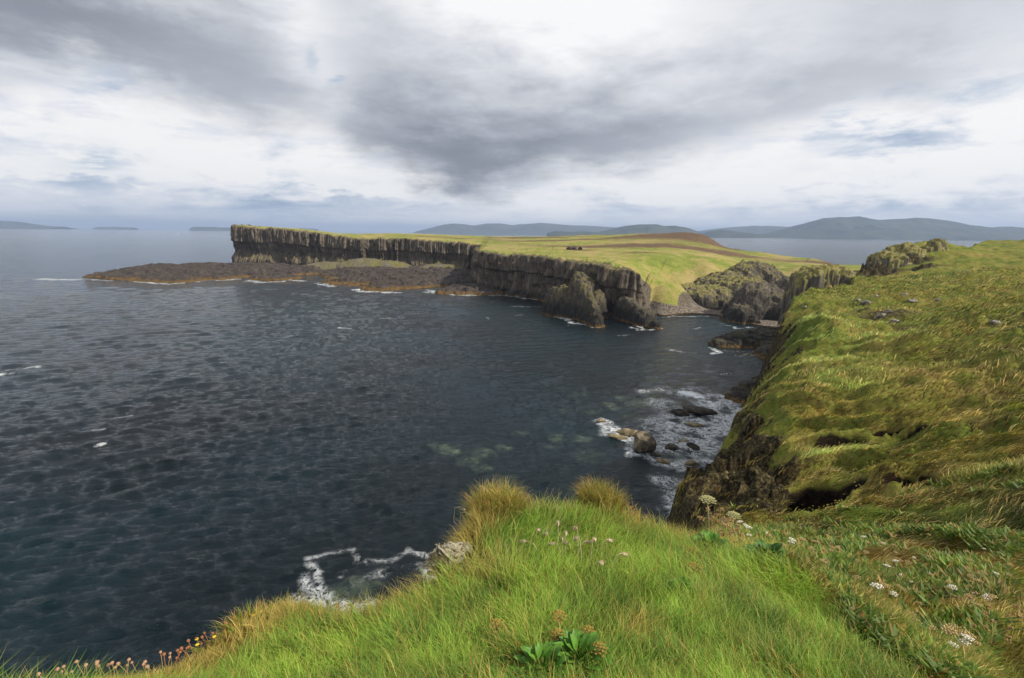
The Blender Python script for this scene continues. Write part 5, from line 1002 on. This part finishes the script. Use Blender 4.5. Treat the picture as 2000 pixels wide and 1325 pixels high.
for i, (u, v, w, lb) in enumerate(((930, 1090, .05, 'pale pebble sized lichened stone touching the big shaggy rock'), (1085, 985, .16, 'pale lichened ledge stone between the twin tussocks'), (1135, 980, .12, 'pale lichened stone under the twin tussock'), (1040, 985, .12, 'pale lichened stone at the foot of the farthest tussock'), (1065, 1052, .11, 'half buried pinkish stone behind the grass ears'), (905, 1150, .10, 'pale cracked stone at the foot of the shaggy rock'), (660, 1200, .10, 'pale stone on the rim over the foam'), (470, 1215, .09, 'pale lichened stone showing at the grassy rim'), (700, 1203, .10, 'rounded pale stone at the notch of the rim'))):
    p = on_ledge(u, v, 1.8); p = p if p[1] < 5 else on_ledge(u, v+14, 1.8); boulder('stone', (p[0], p[1], p[2]+w*.2), (w*1.5, w, w*.9), 150+i, M_lich, lb, 'stone', rz=i, sub=4)
# extra tussocks standing up on the rim
def tussock(u, v, y, rad, h, n, cols, label, lean0=0.5):
    c = P(u, v, y=y); m = 9; kx, ky = rng.normal(0, rad*0.55, m), rng.normal(0, rad*0.45, m); ks = rng.uniform(.35, .75, m); kh = rng.uniform(.55, 1.15, m); w_ = rng.integers(0, m, n)
    a = rng.uniform(0, 6.283, n); q = np.sqrt(rng.random(n)); X = c[0]+kx[w_]+np.cos(a)*q*rad*ks[w_]; Y = c[1]+ky[w_]+np.sin(a)*q*rad*ks[w_]; Z, _, _, dd_ = near_h(X, Y)
    ok = (dd_ < 0.06); X, Y, Z, a, q, w_ = X[ok], Y[ok], Z[ok], a[ok], q[ok], w_[ok]; n = len(X); Z = Z-.02+(1-q*q)*rad*0.16*kh[w_]; h = h*kh[w_]
    cc = np.array(cols)[rng.integers(0, len(cols), n)]*(0.55+0.75*rng.random(n))[:, None]*(0.8+.4*rng.random(m))[w_][:, None]
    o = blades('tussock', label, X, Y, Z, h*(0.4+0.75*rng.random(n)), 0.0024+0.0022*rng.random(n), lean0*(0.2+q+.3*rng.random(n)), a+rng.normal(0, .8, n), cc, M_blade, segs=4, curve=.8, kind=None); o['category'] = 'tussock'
tussock(962, 985, 3.68, .24, .23, 7000, [STRAW, STRAW*.8, OLIVE, GREEN*.8, RUST], 'straw coloured grass tussock forming the far point of the ledge')
tussock(1168, 985, 3.78, .16, .25, 5200, [STRAW*.75, OLIVE, RUST, GREEN*.7, STRAW], 'olive and rust tussock beside the far point with the dip between them')
tussock(945, 1040, 3.32, .17, .15, 4000, [STRAW, STRAW*.8, STRAW, OLIVE], 'golden drooping tussock behind the lichened rock')
tussock(600, 1190, 2.45, .20, .15, 4200, [STRAW, OLIVE, GREEN, RUST], 'spiky golden tussock over the foam laced water')
tussock(500, 1215, 2.3, .16, .13, 3200, [STRAW, OLIVE, GREEN, RUST], 'spiky straw tussock between the yellow flowers and the rim')
tussock(1245, 1262, 1.85, .085, .10, 1500, [STRAW, STRAW*1.1, STRAW*.8], 'dead flattened straw tuft lying in the bright grass', .9)

# ------------------------------------------------------------------ air
HM = bpy.data.materials.new('sea_haze'); HM.use_nodes = True; nt = HM.node_tree; nt.nodes.remove(nt.nodes['Principled BSDF'])
vp = nt.nodes.new('ShaderNodeVolumePrincipled'); vp.inputs['Color'].default_value = (0.55, 0.70, 0.99, 1); vp.inputs['Density'].default_value = 0.00009; vp.inputs['Anisotropy'].default_value = 0.1
nt.links.new(vp.outputs[0], nt.nodes['Material Output'].inputs['Volume'])
bm = bmesh.new(); bmesh.ops.create_cube(bm, size=1.0); me = bpy.data.meshes.new('haze'); bm.to_mesh(me); bm.free()
o = link('haze', me, HM); o.scale = (62000, 62000, 345); o.location = (0, 0, 345/2-4.0); tag(o, 'thin blue sea haze', kind='stuff')
